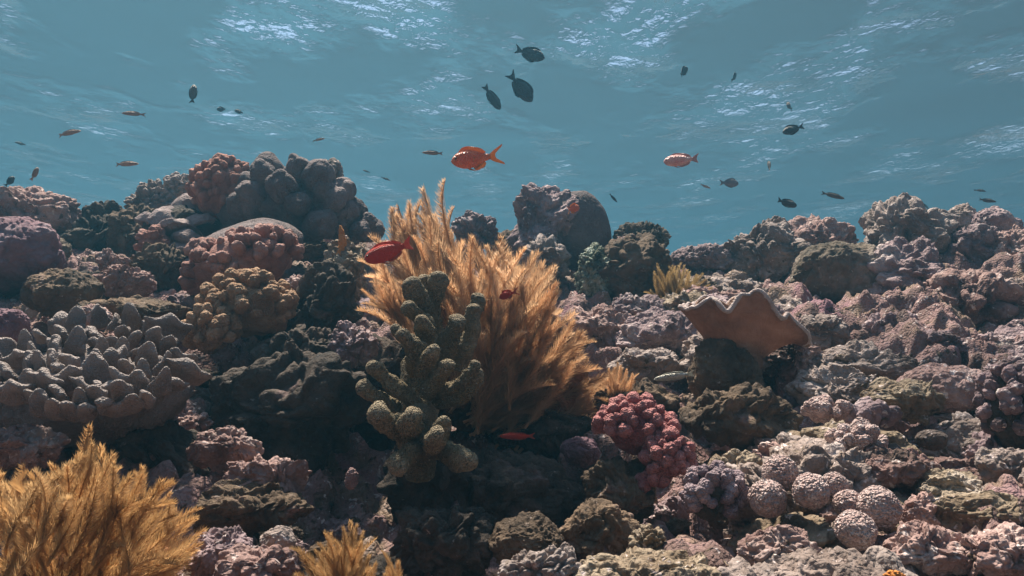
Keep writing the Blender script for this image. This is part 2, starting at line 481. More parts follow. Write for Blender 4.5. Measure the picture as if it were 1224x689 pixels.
def ground(x, y):
    """broad shape of the reef: height over x, y"""
    out = np.zeros(len(x))
    for a in range(0, len(x), 40000):
        dx = x[a:a + 40000, None] - CTRL[None, :, 0]
        dy = y[a:a + 40000, None] - CTRL[None, :, 1]
        e = -(dx * dx + dy * dy) / (2 * CTRL[None, :, 3] ** 2)
        e -= e.max(1, keepdims=True)
        wgt = np.exp(e)
        out[a:a + 40000] = (wgt * CTRL[None, :, 2]).sum(1) / wgt.sum(1)
    return out
def relief(p):
    """lumps and crannies laid over the broad shape"""
    d = 0.075 * fbm(p * 5.0, 3, 21)
    wp = p + 0.025 * vec_noise(p * 14, 5)
    d = d + 0.055 * (knobs(wp * 8.5, 31) - 0.45)
    d = d + 0.022 * (knobs(wp * 23, 33) - 0.4)
    d = d + 0.010 * (knobs(wp * 55, 35) - 0.4) + 0.016 * fbm(p * 26, 3, 40, ridged=True)
    return d
def ground_point(x, y):
    a = np.array([[x, y, 0.0]])
    z = ground(a[:, 0], a[:, 1])
    return float(z[0])
X, Y, f = grid(axis(-170, 170, -2.1, 2.1, 0.0068, 1.07), axis(-35, 240, 0.45, 3.1, 0.0068, 1.07))
Z = ground(X, Y)
v = np.stack([X, Y, Z], 1)
# normals of the broad shape
n2 = np.zeros_like(v)
ee = 0.02
near = (np.abs(X) < 4) & (Y > -1) & (Y < 5)
gx = (ground(X[near] + ee, Y[near]) - Z[near]) / ee
gy = (ground(X[near], Y[near] + ee) - Z[near]) / ee
nn = np.stack([-gx, -gy, np.ones_like(gx)], 1)
nn /= np.linalg.norm(nn, axis=1)[:, None]
v[near] += nn * relief(v[near])[:, None] + 0.02 * vec_noise(v[near] * 20, 61)
far = ~near
v[far, 2] += 0.25 * fbm(v[far] * 0.8, 3, 77)
g_mat = surf("reef_ground", [(0.30, (0.05, 0.035, 0.028)), (0.42, (0.17, 0.105, 0.09)), (0.52, (0.32, 0.20, 0.185)), (0.60, (0.22, 0.15, 0.10)), (0.72, (0.48, 0.38, 0.34))], 7, 8.0,
             speck=[PALE_SPECK, ((0.09, 0.06, 0.04), 40, 0.60)], blot=[((0.28, 0.15, 0.17), 4.0, 0.60), ((0.13, 0.095, 0.055), 5.5, 0.62)], bumps=[(80, 0.009, 'n'), (210, 0.003, 'v')])
tag(obj("reef_ground", mesh_from("reef_ground", v, [f], g_mat)), "rugged pinkish brown reef slope crusted with algae", kind="structure")

# ------------------------------------------------------------------ rocks
STYLE = {   # low, rough, knobs [(cells per radius, height)]
 'rubble':  (0.36, 0.12, [(1.9, 0.30), (4.6, 0.15), (11.0, 0.05)]),
 'bubbly':  (0.30, 0.07, [(2.4, 0.34), (6.5, 0.13), (14.0, 0.03)]),
 'craggy':  (0.50, 0.22, [(2.6, 0.22), (6.0, 0.13), (13.0, 0.05)]),
 'mound':   (0.24, 0.10, [(2.4, 0.10), (8.0, 0.05), (17.0, 0.025)]),
 'smooth':  (0.12, 0.03, [(8.0, 0.012)]),
 'lobed':   (0.34, 0.07, [(1.6, 0.48), (5.5, 0.10), (13.0, 0.03)]),
 'spiky':   (0.35, 0.16, [(3.2, 0.46), (8.0, 0.11)]),
 'fine':    (0.25, 0.08, [(5.0, 0.20), (12.0, 0.08)]),
}
def blob(rad, style, seed, sub=6):
    low, rough, kn = STYLE[style]
    u, f = ico(sub)
    rad = np.asarray(rad, float)
    gm = float(np.prod(rad)) ** (1 / 3)
    off = np.array([seed * 3.17, seed * 1.31, seed * 7.7])
    p = (u + low * vec_noise(u * 1.1 + off, seed)) * (rad / gm)
    n = unit_rows(u / rad)
    q = u * (rad / gm)
    d = rough * fbm(q * 2.6 + off, 4, seed + 5, 0.55)
    if style != 'smooth':
        d = d + 0.045 * fbm(q * 9 + off, 3, seed + 7, 0.6)
    wq = q + 0.12 * vec_noise(q * 3 + off, seed + 9)
    for k, (c, h) in enumerate(kn):
        d = d + h * (knobs(wq * c + off, seed + 20 + k) - 0.4)
    return (p + n * d[:, None] * min(1.0, (rad.min() / gm) ** .5)) * gm, f
def unit_rows(p):
    return p / np.maximum(1e-9, np.linalg.norm(p, axis=1))[:, None]
_seed = [0]
TAKEN = []          # where the named rocks and corals stand, so that no loose lump hides them
def rock(label, px, py, Yd, rx, ry, style, mat, deep=1.0, name="reef_rock", cat="rock", sub=6, rot=None, group=None):
    _seed[0] += 1
    TAKEN.append((px, py, rx, ry, Yd))
    rad = (M(rx, Yd), M((rx + ry) / 2, Yd) * deep, M(ry, Yd))
    v, f = blob(rad, style, _seed[0], sub)
    o = obj(name, mesh_from(name, v, [f], MAT[mat]), loc=P(px, py, Yd))
    if rot: o.rotation_euler = (0, R(rot), 0)
    return tag(o, label, cat, group)

ROCKS = [
 # the left skyline and the left edge
 ("knobbly pinkish brown rock capping the skyline at the far left", 38, 258, 2.15, 52, 30, 'rubble', 'pink'),
 ("dark purple rounded rock at the left edge under the knobbly skyline rock", 18, 308, 1.75, 62, 44, 'mound', 'purple'),
 ("low brown loaf shaped mound above the grey finger leather coral", 72, 350, 1.5, 44, 29, 'mound', 'brown'),
 ("round pink crusted rock cut by the left edge beside the leather coral", 2, 392, 1.2, 27, 24, 'mound', 'purple'),
 ("dark hollowed rock in the dip of the left skyline", 118, 283, 2.15, 40, 34, 'craggy', 'dark'),
 ("brown fluted rock right of the skyline dip", 163, 283, 2.15, 30, 34, 'bubbly', 'brown'),
 ("small pink lump standing beside the low brown mound", 131, 315, 1.75, 14, 14, 'rubble', 'pink'),
 ("pink ridge of crust right of the low brown mound", 150, 340, 1.62, 32, 19, 'rubble', 'pink'),
 ("brown pitted rock between the plate coral and the rose knob coral", 190, 322, 1.8, 30, 28, 'craggy', 'brown'),
 ("pink two headed lump in front of the grey plate coral", 183, 290, 1.9, 20, 18, 'lobed', 'rose'),
 ("dark brown ledge of thin ridges above the leather coral", 160, 374, 1.45, 62, 16, 'craggy', 'brown'),
 ("reddish crusted bump behind the top of the leather coral", 110, 382, 1.35, 24, 14, 'rubble', 'pink'),
 ("mottled olive boulder behind the low brown mound", 48, 300, 1.9, 34, 24, 'mound', 'moss'),
 ("crusted branching rock on the skyline left of the rust knob coral", 185, 243, 2.4, 34, 22, 'spiky', 'grey'),
 ("small jagged crest on the skyline between dip and rust coral", 216, 222, 2.4, 18, 12, 'spiky', 'grey'),
 # between the left corals and the feather coral
 ("tan craggy pinnacle under the small orange sponge", 415, 325, 1.62, 22, 34, 'craggy', 'tan'),
 ("black turfed rock right of the ochre knob coral", 392, 362, 1.52, 36, 42, 'craggy', 'dark'),
 ("pale pink chip of rock right of the ochre knob coral", 354, 345, 1.55, 16, 14, 'rubble', 'pink'),
 ("dark knobbly rock below the black turfed rock", 365, 425, 1.40, 56, 30, 'bubbly', 'dark'),
 ("grey lumpy rock left of the olive finger coral tips", 420, 415, 1.38, 26, 24, 'bubbly', 'mauve'),
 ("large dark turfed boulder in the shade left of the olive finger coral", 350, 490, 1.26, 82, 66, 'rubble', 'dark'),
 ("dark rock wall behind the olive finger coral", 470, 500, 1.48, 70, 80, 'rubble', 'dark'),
 ("pink crusted rock below the ochre coral above the dark hollow", 268, 535, 1.08, 36, 24, 'rubble', 'pink'),
 ("jagged pink ledge right of the dark hollow", 325, 575, 1.02, 48, 26, 'craggy', 'pink'),
 ("dark brown boulder under the jagged pink ledge", 295, 612, 0.98, 66, 26, 'craggy', 'brown'),
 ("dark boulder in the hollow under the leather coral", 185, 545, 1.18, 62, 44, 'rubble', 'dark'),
 ("pale pink nubbly rock between leather coral and golden feather coral", 30, 535, 1.02, 42, 22, 'bubbly', 'pink'),
 # the foreground: dark and brown materials at its centre also stand in for shade
 ("low pink and grey rock right of the golden feather coral", 262, 660, 0.84, 38, 24, 'rubble', 'mauve'),
 ("pale grey dome on the low pink rock in front", 333, 645, 0.83, 20, 13, 'mound', 'grey'),
 ("pink finger shaped lumps at the bottom left of the amber plumes", 305, 678, 0.78, 42, 22, 'lobed', 'pink'),
 ("shadowed round rock right of the amber plumes", 530, 650, 0.98, 54, 40, 'bubbly', 'dark'),
 ("round mottled boulder at the bottom below the feather coral", 632, 652, 0.95, 43, 37, 'mound', 'brown'),
 ("pale spiky rock in front of the round mottled boulder", 646, 684, 0.86, 42, 22, 'spiky', 'grey'),
 ("dim brown rock right of the round mottled boulder", 712, 640, 1.0, 44, 36, 'rubble', 'brown'),
 ("tan pointed lump above the tan knobbly ledge", 776, 655, 0.92, 20, 22, 'spiky', 'tan'),
 ("tan knobbly ledge along the bottom under the crimson coral", 785, 686, 0.85, 88, 22, 'bubbly', 'tan'),
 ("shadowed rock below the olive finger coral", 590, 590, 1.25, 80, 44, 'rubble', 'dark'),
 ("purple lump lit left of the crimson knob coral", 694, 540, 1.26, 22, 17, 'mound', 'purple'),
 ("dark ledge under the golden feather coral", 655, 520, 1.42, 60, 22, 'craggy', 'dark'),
 ("dark crusted rock under the crimson knob coral", 740, 592, 1.15, 44, 34, 'rubble', 'brown'),
 ("pale pink peaked rock below the white ball corals", 930, 664, 0.90, 40, 30, 'craggy', 'pink'),
 ("grey slope of rock under the peaked pink rock", 985, 690, 0.85, 60, 24, 'rubble', 'grey'),
 # the middle right
 ("brown turfed stump holding up the toadstool coral", 868, 448, 1.43, 40, 44, 'mound', 'brown'),
 ("brown turfed mound below the toadstool coral stump", 885, 500, 1.28, 60, 34, 'rubble', 'brown'),
 ("crusted tan bump above the mauve knob cluster", 885, 560, 1.12, 24, 18, 'rubble', 'tan'),
 ("pink crusted rock right of the golden feather coral", 718, 405, 1.82, 52, 34, 'rubble', 'pink'),
 ("lumpy pale rock between the feather coral and the toadstool", 790, 408, 1.75, 50, 32, 'rubble', 'mauve'),
 ("dark capped rock left of the straw feather coral", 762, 372, 1.9, 34, 20, 'rubble', 'mauve'),
 ("grey crusted rock left of the toadstool stump", 775, 440, 1.55, 40, 20, 'rubble', 'grey'),
 ("brown turfed rock beside the pale little fish", 760, 480, 1.42, 42, 22, 'craggy', 'brown'),
 ("pink and tan rock under the right lobe of the toadstool", 945, 435, 1.52, 34, 28, 'craggy', 'pink'),
 ("dark round rock with a mottled crust behind the feather coral", 760, 330, 2.15, 50, 42, 'rubble', 'brown'),
 ("pale green lacy crusted rock beside the split boulder", 712, 332, 2.1, 22, 36, 'fine', 'green'),
 ("green topped rock on the skyline right of the split boulder", 765, 287, 2.3, 32, 20, 'fine', 'moss'),
 ("small pink capped rock under the green topped skyline rock", 750, 300, 2.2, 20, 18, 'rubble', 'pink'),
 ("low purple knobbly rock on the skyline above the straw feather coral", 838, 314, 2.35, 40, 20, 'fine', 'mauve'),
 ("small mauve rock on the skyline behind the golden feather coral", 568, 276, 2.35, 26, 20, 'bubbly', 'mauve'),
 ("dark little rock left of the split boulder", 612, 300, 2.4, 24, 22, 'rubble', 'brown'),
 # the right ridge
 ("small round knob on the skyline left of the right ridge", 928, 274, 2.42, 14, 13, 'bubbly', 'grey'),
 ("pale cascade of lumps at the left end of the right ridge", 915, 306, 2.32, 42, 36, 'rubble', 'grey'),
 ("pinkish flat topped rock on the right ridge behind the mossy boulder", 972, 292, 2.45, 46, 28, 'rubble', 'pink'),
 ("round grey knob standing on the right ridge skyline", 1048, 263, 2.6, 18, 15, 'mound', 'grey'),
 ("big pale headed rock on the right ridge skyline", 1084, 283, 2.45, 50, 40, 'bubbly', 'grey'),
 ("large dark mossy boulder with an overhanging face under the right ridge", 1008, 332, 2.05, 60, 42, 'mound', 'moss'),
 ("mauve rock leaning on the large dark mossy boulder", 1082, 342, 2.0, 48, 50, 'rubble', 'mauve'),
 ("left one of the two upright knobs at the end of the right ridge", 1146, 272, 2.5, 24, 27, 'mound', 'grey'),
 ("broad right one of the two upright knobs at the end of the right ridge", 1186, 276, 2.45, 30, 28, 'mound', 'mauve'),
 ("slanting dark rock under the two upright ridge knobs", 1160, 308, 2.4, 52, 34, 'rubble', 'mauve'),
 ("low pinkish rock at the right edge below the ridge knobs", 1214, 312, 2.3, 34, 34, 'rubble', 'pink'),
 ("wide lit rock with a smooth rounded back right of the mossy boulder", 1160, 362, 1.85, 54, 34, 'lobed', 'pink'),
 ("pale rounded rock at the right edge beside the smooth backed rock", 1212, 366, 1.85, 28, 26, 'rubble', 'grey'),
 ("two humped purple crusted rock below the mossy boulder", 1062, 396, 1.70, 36, 20, 'lobed', 'mauve'),
 ("knobbly grey rock right of the toadstool coral rim", 985, 402, 1.7, 32, 22, 'rubble', 'grey'),
 ("long craggy pale rock in the middle of the right slope", 1040, 444, 1.48, 66, 28, 'craggy', 'grey'),
 ("ring shaped purple rock at the middle of the right slope", 1115, 418, 1.58, 40, 24, 'rubble', 'mauve'),
 ("undercut pinkish boulder left of the dark fuzzy coral", 1130, 468, 1.34, 52, 30, 'mound', 'pink'),
 ("pale craggy block above the lobed pale corals", 1010, 466, 1.34, 50, 26, 'craggy', 'grey'),
 ("tan craggy rock above the small grey pebble", 1085, 480, 1.25, 40, 24, 'craggy', 'tan'),
 ("smooth small grey pebble right of the lobed pale corals", 1113, 526, 1.12, 18, 12, 'smooth', 'grey'),
 ("pink slab sloping below the small grey pebble", 1075, 560, 1.06, 46, 20, 'rubble', 'pink'),
 ("tan and yellow crusted rock right of the white ball corals", 1130, 585, 1.02, 36, 22, 'craggy', 'tan'),
 ("pale lump at the right edge under the dark fuzzy coral", 1200, 558, 1.06, 34, 22, 'rubble', 'grey'),
 ("tan crusted rock near the bottom right corner", 1165, 612, 0.96, 48, 24, 'craggy', 'tan'),
 ("dark red pitted rock right of the lowest white ball coral", 1103, 615, 0.96, 20, 24, 'craggy', 'pink'),
 ("pale pink boulder cut by the bottom right corner", 1198, 662, 0.86, 48, 32, 'rubble', 'pink'),
 ("pinkish boulder at the bottom under the white ball corals", 1110, 662, 0.88, 48, 30, 'rubble', 'pink'),
]
for r_ in ROCKS:
    rock(*r_)

# loose lumps strewn over the slope: eight shapes, copied
GX = {}
def picture(p):
    """where a point shows in the picture"""
    f = p[1] * CP + p[2] * SP
    return 612 + FPX * p[0] / f, 344.5 - FPX * (-p[1] * SP + p[2] * CP) / f
def free(p, s):
    px, py = picture(p)
    r = s * FPX / p[1]
    for a, b, rx, ry, Yd in TAKEN:
        if ((px - a) / (rx + .5 * r)) ** 2 + ((py - b) / (ry + .5 * r)) ** 2 < 1 and p[1] < Yd + M(rx, Yd):
            return False
    return True
def rubble(kind, label, group, mats, regions, n, size):
    protos = []
    for k in range(6):
        vv, ff = blob((1, 1, 0.85), kind, 400 + 13 * k + len(group), 5)
        protos.append([mesh_from("rubble_rock", vv, [ff], MAT[m]) for m in mats])
    i = tries = 0
    while i < n and tries < 20 * n:
        tries += 1
        x0, x1, y0, y1 = random.choice(regions)
        Yd = random.uniform(y0, y1)
        px = random.uniform(x0, x1)
        x = (px - 612) / FPX * Yd
        s = size[0] + (size[1] - size[0]) * random.random() ** 2
        z = ground_point(x, Yd) + random.uniform(-0.35, 0.45) * s
        if not free((x, Yd, z), s):
            continue
        i += 1
        o = obj("rubble_rock", random.choice(random.choice(protos)), loc=(x, Yd, z))
        o.rotation_euler = (random.uniform(-.5, .5), random.uniform(-.5, .5), random.uniform(0, 6.3))
        o.scale = (s * random.uniform(.8, 1.4), s * random.uniform(.8, 1.2), s * random.uniform(.6, 1.0))
        tag(o, label, "rock", group)
def scatter_rubble():
    """after every named thing has taken its place"""
    rubble('bubbly', "pinkish grey crusted lump of rubble strewn over the right slope", "rubble on the right slope", ['pink', 'mauve', 'grey', 'grey', 'tan'], [(850, 1240, 1.0, 2.5), (880, 1240, 0.8, 1.5), (690, 900, 1.55, 2.2)], 190, (0.020, 0.085))
    rubble('bubbly', "brown pink lump of rubble strewn over the left slope", "rubble on the left slope", ['pink', 'mauve', 'brown', 'dark'], [(-20, 420, 1.25, 2.3), (220, 460, 1.2, 1.8)], 80, (0.018, 0.06))
    rubble('rubble', "small dark lump of rubble on the shaded foreground", "rubble in the shaded foreground", ['mauve', 'brown', 'dark'], [(230, 1000, 0.82, 1.3)], 70, (0.010, 0.032))

# ------------------------------------------------------------------ the split boulder and smooth heads on the skyline
sb = thing("split_boulder", "tall split boulder with a rough left half and a dark smooth right face", "boulder", P(665, 290, 2.25))
def local(o, px, py, Yd):
    return P(px, py, Yd) - np.array(o.location)
vv, ff = blob((M(38, 2.3), M(40, 2.3), M(52, 2.3)), 'rubble', 301, 6)
obj("rough_half", mesh_from("rough_half", vv, [ff], MAT['mauve']), sb, local(sb, 652, 276, 2.32))
vv, ff = blob((M(36, 2.3), M(26, 2.3), M(50, 2.3)), 'smooth', 302, 6)
o = obj("smooth_face", mesh_from("smooth_face", vv, [ff], MAT['porites']), sb, local(sb, 694, 278, 2.30))
o.rotation_euler = (0, R(-12), 0)
vv, ff = blob((M(26, 2.2), M(26, 2.2), M(30, 2.2)), 'bubbly', 303, 5)
obj("crusted_foot", mesh_from("crusted_foot", vv, [ff], MAT['grey']), sb, local(sb, 650, 315, 2.2))

# ------------------------------------------------------------------ corals built from a base and lobes
def lobe_mesh(kind, seed, mat, sub=5):
    u, f = ico(sub)
    off = np.array([seed * 2.3, seed * 5.1, seed])
    p = u.copy()
    if kind == 'knob':            # stubby finger, wider at the head, sometimes forked
        p[:, 2] *= 1.35
        p[:, :2] *= (0.82 + 0.22 * np.clip(u[:, 2], -1, 1))[:, None]
        p = p + 0.18 * vec_noise(u * 1.1 + off, seed)
        d = 0.20 * (knobs(u * 1.5 + off, seed + 3) - 0.4) + 0.05 * (knobs(u * 8 + off, seed + 5) - .4)
    elif kind == 'ball':
        p = p + 0.08 * vec_noise(u * 1.3 + off, seed)
        d = 0.055 * (knobs(u * 9 + off, seed + 3, 0.8) - 0.4) + 0.05 * (knobs(u * 3 + off, seed + 4) - 0.4)
    elif kind == 'hump':          # porites hump: swollen head on a narrower neck
        p[:, 2] *= 1.45
        p[:, :2] *= (0.78 + 0.24 * np.clip(u[:, 2], -1, 1))[:, None]
        p = p + 0.20 * vec_noise(u * 0.9 + off, seed)
        d = 0.20 * (knobs(u * 1.15 + off, seed + 3) - 0.4) + 0.03 * fbm(u * 5 + off, 3, seed)
    elif kind == 'finger':        # flattened leathery lobe, some broad and folded, some narrow
        full = np.sqrt((1 - np.abs(u[:, 2]) ** 4) / np.maximum(1e-6, 1 - u[:, 2] ** 2))     # blunt ends
        u = u * np.stack([full, full, full * 0 + 1], 1)
        t = (u[:, 2] + 1) / 2
        p[:, 2] = (t - 0.15) * 2.3
        wide = (1.0, 1.9, 1.1, 1.5, 0.85, 2.2, 1.0, 1.3)[seed % 8]
        wd = 0.95 - 0.12 * t + 0.10 * np.sin(t * 5 + seed)
        p[:, 0] = u[:, 0] * wd * wide
        p[:, 1] = u[:, 1] * wd * 0.52
        p[:, 1] += 0.35 * math.sin(seed) * t * t + 0.22 * np.sin(p[:, 0] * 2.2 + seed) * t
        p[:, 0] += 0.45 * math.cos(seed * 1.7) * t * t
        p[:, 2] += 0.28 * np.sin(p[:, 0] * 2.6 + seed * 2) * t
        p = p + 0.24 * vec_noise(p * 0.9 + off, seed)
        d = 0.05 * fbm(p * 2.4 + off, 3, seed)
    else:                         # plate: thin tilted shelf with a rounded rim
        p[:, 2] *= 0.22
        p[:, 2] -= 0.25 * (u[:, 0] ** 2 + u[:, 1] ** 2)
        p = p + 0.14 * vec_noise(u * 1.4 + off, seed)
        d = 0.03 * (knobs(u * 6 + off, seed) - 0.4)
    p = p + unit_rows(p) * d[:, None]
    return with_tip(mesh_from(kind + "_lobe", p, [f], MAT[mat]), (u[:, 2] - 0.2) / 0.8)
def frame_to(z, spin=0.0, x=None):
    z = Vector(z).normalized()
    return z.to_track_quat('Z', 'Y').to_matrix().to_4x4() @ Matrix.Rotation(spin, 4, 'Z')
def dome(n, top=-0.15, jit=0.12):
    """n directions spread over a dome, from the top down to height top"""
    out = []
    for k in range(n):
        z = 1 - (1 - top) * (k + 0.5) / n
        a = k * 2.39996 + random.uniform(-jit, jit) * 3
        z = min(1, max(-1, z + random.uniform(-jit, jit) * .5))
        r_ = math.sqrt(1 - z * z)
        out.append(np.array([r_ * math.cos(a), r_ * math.sin(a), z]))
    return out
def lobed_coral(name, label, px, py, Yd, rx, ry, kind, n, lr, mat, basemat, base_style='mound', top=-0.2, part="lobe", up=0.35, deep=0.9, tilt=0, vary=0.3, seed=1, skip_back=-0.75, lsub=5, cat="coral", flat=1.0, spread=1.7):
    t = thing(name, label, cat, P(px, py, Yd))
    TAKEN.append((px, py, rx, ry, Yd))
    n = int(min(100, 2 * math.pi * (1 - top) * 0.9 * (rx * (rx + ry) / 2 * deep * ry) ** (2 / 3) / (lr * spread) ** 2))
    rad = np.array([M(rx, Yd), M((rx + ry) / 2, Yd) * deep, M(ry, Yd)])
    core = np.maximum(rad - 1.15 * M(lr, Yd), 0.3 * rad)
    vv, ff = blob(core, base_style, 500 + seed, 5)
    b = obj("base", mesh_from("base", vv, [ff], MAT[basemat]), t)
    b.rotation_euler = (0, R(tilt), 0)
    protos = [lobe_mesh(kind, seed * 10 + k, mat, lsub) for k in range(6)]
    TR = Matrix.Rotation(R(tilt), 4, 'Y')
    for d in dome(n, top):
        if d[1] > -skip_back and d[2] < 0.3:
            continue
        pos = d * core
        nrm = unit(d / core)
        nrm = unit(nrm + np.array([0, 0, up]) + RNG.normal(0, 0.18, 3))
        s = M(lr, Yd) * random.uniform(1 - vary, 1 + vary)
        o = obj(part, random.choice(protos), t)
        o.matrix_local = TR @ (Matrix.Translation(pos) @ frame_to(nrm, random.uniform(0, 6.3)) @ Matrix.Diagonal((s, s * flat, s, 1)))
    return t

# grey humped mound on the left skyline, with what grows round it
lobed_coral("humped_coral", "big grey mound of swollen humps on the left skyline", 352, 252, 2.0, 82, 62, 'hump', 46, 19, 'porites', 'porites', top=-0.35, seed=2, up=0.25, vary=0.35, tilt=8, spread=1.75)
lobed_coral("humped_coral", "low grey humps sloping down right of the big grey humped mound", 420, 275, 2.0, 36, 34, 'hump', 14, 15, 'porites', 'porites', top=-0.3, seed=3, up=0.15)
lobed_coral("knob_coral", "rust red knob coral growing on the skyline left of the grey humps", 268, 228, 2.02, 42, 42, 'knob', 70, 6.5, 'rust', 'rust', top=-0.4, seed=4, part="knob", lsub=4)
lobed_coral("finger_cluster", "small tuft of grey coral fingers on the skyline right of the big grey humps", 393, 214, 2.2, 20, 24, 'knob', 18, 7.5, 'grey', 'brown', seed=5, part="finger", up=0.9, lsub=4)
lobed_coral("knob_coral", "rose pink knob coral mound above the ochre knob coral", 290, 316, 1.62, 74, 42, 'knob', 95, 7, 'rose', 'rose', top=-0.25, seed=6, part="knob", tilt=-18, lsub=4)
o = rock("smooth grey rim of dead coral behind the rose pink knob coral", 298, 300, 1.80, 62, 34, 'smooth', 'porites', name="dead_coral", cat="coral", rot=-14)
lobed_coral("knob_coral", "ochre brown knob coral with fat round knobs under the rose pink one", 296, 368, 1.45, 58, 44, 'knob', 56, 9.5, 'ochre', 'ochre', top=-0.45, seed=7, part="knob")
lobed_coral("knob_coral", "smaller ochre knob coral joined below left of the fat knobbed one", 252, 396, 1.40, 34, 36, 'knob', 30, 9, 'ochre', 'ochre', top=-0.45, seed=8, part="knob")
lobed_coral("knob_coral", "crimson knob coral in the middle of the slope below the feather coral", 762, 512, 1.16, 52, 38, 'knob', 70, 9, 'crimson', 'crimson', top=-0.35, seed=9, part="knob", lsub=4, tilt=14)
lobed_coral("knob_coral", "smaller crimson knob coral hanging below the main crimson one", 800, 548, 1.12, 32, 34, 'knob', 36, 8.5, 'crimson', 'crimson', top=-0.5, seed=10, part="knob", lsub=4)
lobed_coral("knob_coral", "little dim crimson coral tucked under the two crimson knob corals", 782, 574, 1.12, 22, 16, 'knob', 18, 8.5, 'crimson', 'crimson', top=-0.5, seed=16, part="knob", lsub=4)
lobed_coral("knob_coral", "dark mauve knob coral with white tipped knobs beside the white balls", 852, 594, 1.02, 40, 38, 'knob', 44, 9, 'mauveknob', 'dark', top=-0.4, seed=11, part="knob")
lobed_coral("fuzzy_coral", "dark fuzzy coral thick with tiny knobs at the right edge", 1212, 486, 1.12, 38, 58, 'knob', 95, 9, 'mauve', 'dark', top=-0.6, seed=12, part="knob", lsub=4)
lobed_coral("lobed_coral", "pale pink lobed coral above the white ball corals", 1020, 530, 1.1, 36, 24, 'hump', 14, 11, 'ball', 'pink', seed=13)
lobed_coral("lobed_coral", "thin chain of pale lobes at the foot of the brown turfed mound", 985, 492, 1.16, 34, 14, 'hump', 10, 10, 'ball', 'pink', seed=14)
lobed_coral("lobed_coral", "grey lobed coral of small rounded heads right of the thin pale chain", 1045, 500, 1.15, 34, 16, 'hump', 14, 11, 'mauve', 'brown', seed=15)
lobed_coral("knob_coral", "low brown knob coral in front of the pitted brown rock", 245, 300, 1.85, 22, 14, 'knob', 24, 7, 'rose', 'brown', seed=17, part="knob", lsub=4)

# grey shelves left of the rust coral
pc = thing("plate_coral", "grey plate coral of stacked rounded shelves left of the rust knob coral", "coral", P(222, 290, 2.0))
vv, ff = blob((M(46, 2), M(40, 2), M(44, 2)), 'mound', 520, 5)
obj("base", mesh_from("base", vv, [ff], MAT['dark']), pc, local(pc, 222, 285, 2.06))
protos = [lobe_mesh('plate', 70 + k, 'plate') for k in range(5)]
for k, (px, py, sx, Yd) in enumerate([(228, 240, 34, 2.06), (205, 258, 30, 2.02), (236, 262, 22, 1.98), (214, 274, 30, 1.97), (190, 280, 18, 1.98), (232, 285, 26, 1.94), (216, 300, 26, 1.92), (234, 310, 24, 1.9), (222, 320, 22, 1.88), (180, 262, 18, 2.04)]):
    o = obj("shelf", protos[k % 5], pc)
    s = M(sx, Yd)
    o.matrix_local = Matrix.Translation(local(pc, px, py, Yd)) @ Euler((R(random.uniform(10, 30)), R(random.uniform(-28, -8)), random.uniform(0, 6))).to_matrix().to_4x4() @ Matrix.Diagonal((s, s * .85, s * 1.5, 1))

# white granular balls
TAKEN += [(120, 455, 130, 75, 1.12), (500, 450, 80, 130, 1.1), (888, 400, 72, 65, 1.44), (222, 280, 45, 55, 2.0)]
BALLS = [("pale ball coral, topmost of the white balls, against the brown mound", 932, 566, 21, 1.04), ("pale ball coral leaning under the topmost white ball", 918, 596, 22, 1.02),
         ("tall pale ball coral alone in the middle of the white balls", 969, 587, 21, 1.0), ("flat pale ball coral half hidden behind the tall middle one", 997, 582, 17, 1.03),
         ("small pale ball coral wedged between the two biggest white balls", 1014, 603, 17, 1.0), ("broad pale ball coral at the end of the white balls beside the red pitted rock", 1050, 609, 25, 0.98),
         ("perfectly round pale ball coral, lowest of the white balls", 1023, 634, 24, 0.95)]
for k, (lab, px, py, r_, Yd) in enumerate(BALLS):
    o = obj("ball_coral", lobe_mesh('ball', 200 + k, 'ball', 6), loc=P(px, py, Yd - 0.05))
    s = M(r_, Yd - 0.05)
    TAKEN.append((px, py, r_ * 1.3, r_ * 1.3, Yd))
    o.scale = (s, s, s * random.uniform(.9, 1.1))
    o.rotation_euler = (random.uniform(0, 3), random.uniform(-.3, .3), 0)
    tag(o, lab, "coral", "white ball corals")

# grey leather coral with blunt fingers
lc = thing("leather_coral", "broad grey leather coral of blunt flattened fingers at the left", "coral", P(120, 470, 1.12))
vv, ff = blob((M(122, 1.12), M(88, 1.12), M(60, 1.12)), 'mound', 540, 6)
b = obj("base", mesh_from("base", vv, [ff], MAT['leather']), lc, local(lc, 104, 474, 1.17))
b.rotation_euler = (0, R(-6), 0)
protos = [lobe_mesh('finger', 80 + k, 'leather', 5) for k in range(8)]
spots = []
for k in range(4000):
    a, b_ = random.uniform(-1, 1), random.uniform(-1, 1)
    if a * a + b_ * b_ > 1: continue
    if all((a - c) ** 2 * 2.2 + (b_ - d) ** 2 > 0.047 for c, d in spots):
        spots.append((a, b_))
for a, b_ in spots[:98]:
    px = 110 + 112 * a
    py = 444 - 56 * b_ - 8 * a
    Yd = 1.11 + 0.13 * b_ - 0.05 * math.sqrt(max(0, 1 - a * a - b_ * b_))
    o = obj("finger", random.choice(protos), lc)
    s = M(random.uniform(9, 14.5), Yd)
    nrm = unit(np.array([0.55 * a, -0.40 + 0.30 * b_, 1.1 + 0.3 * b_]) + RNG.normal(0, 0.16, 3))
    o.matrix_local = Matrix.Translation(local(lc, px, py, Yd)) @ frame_to(nrm, random.uniform(-.7, .7)) @ Matrix.Diagonal((s, s, s * random.uniform(.7, 1.2), 1))

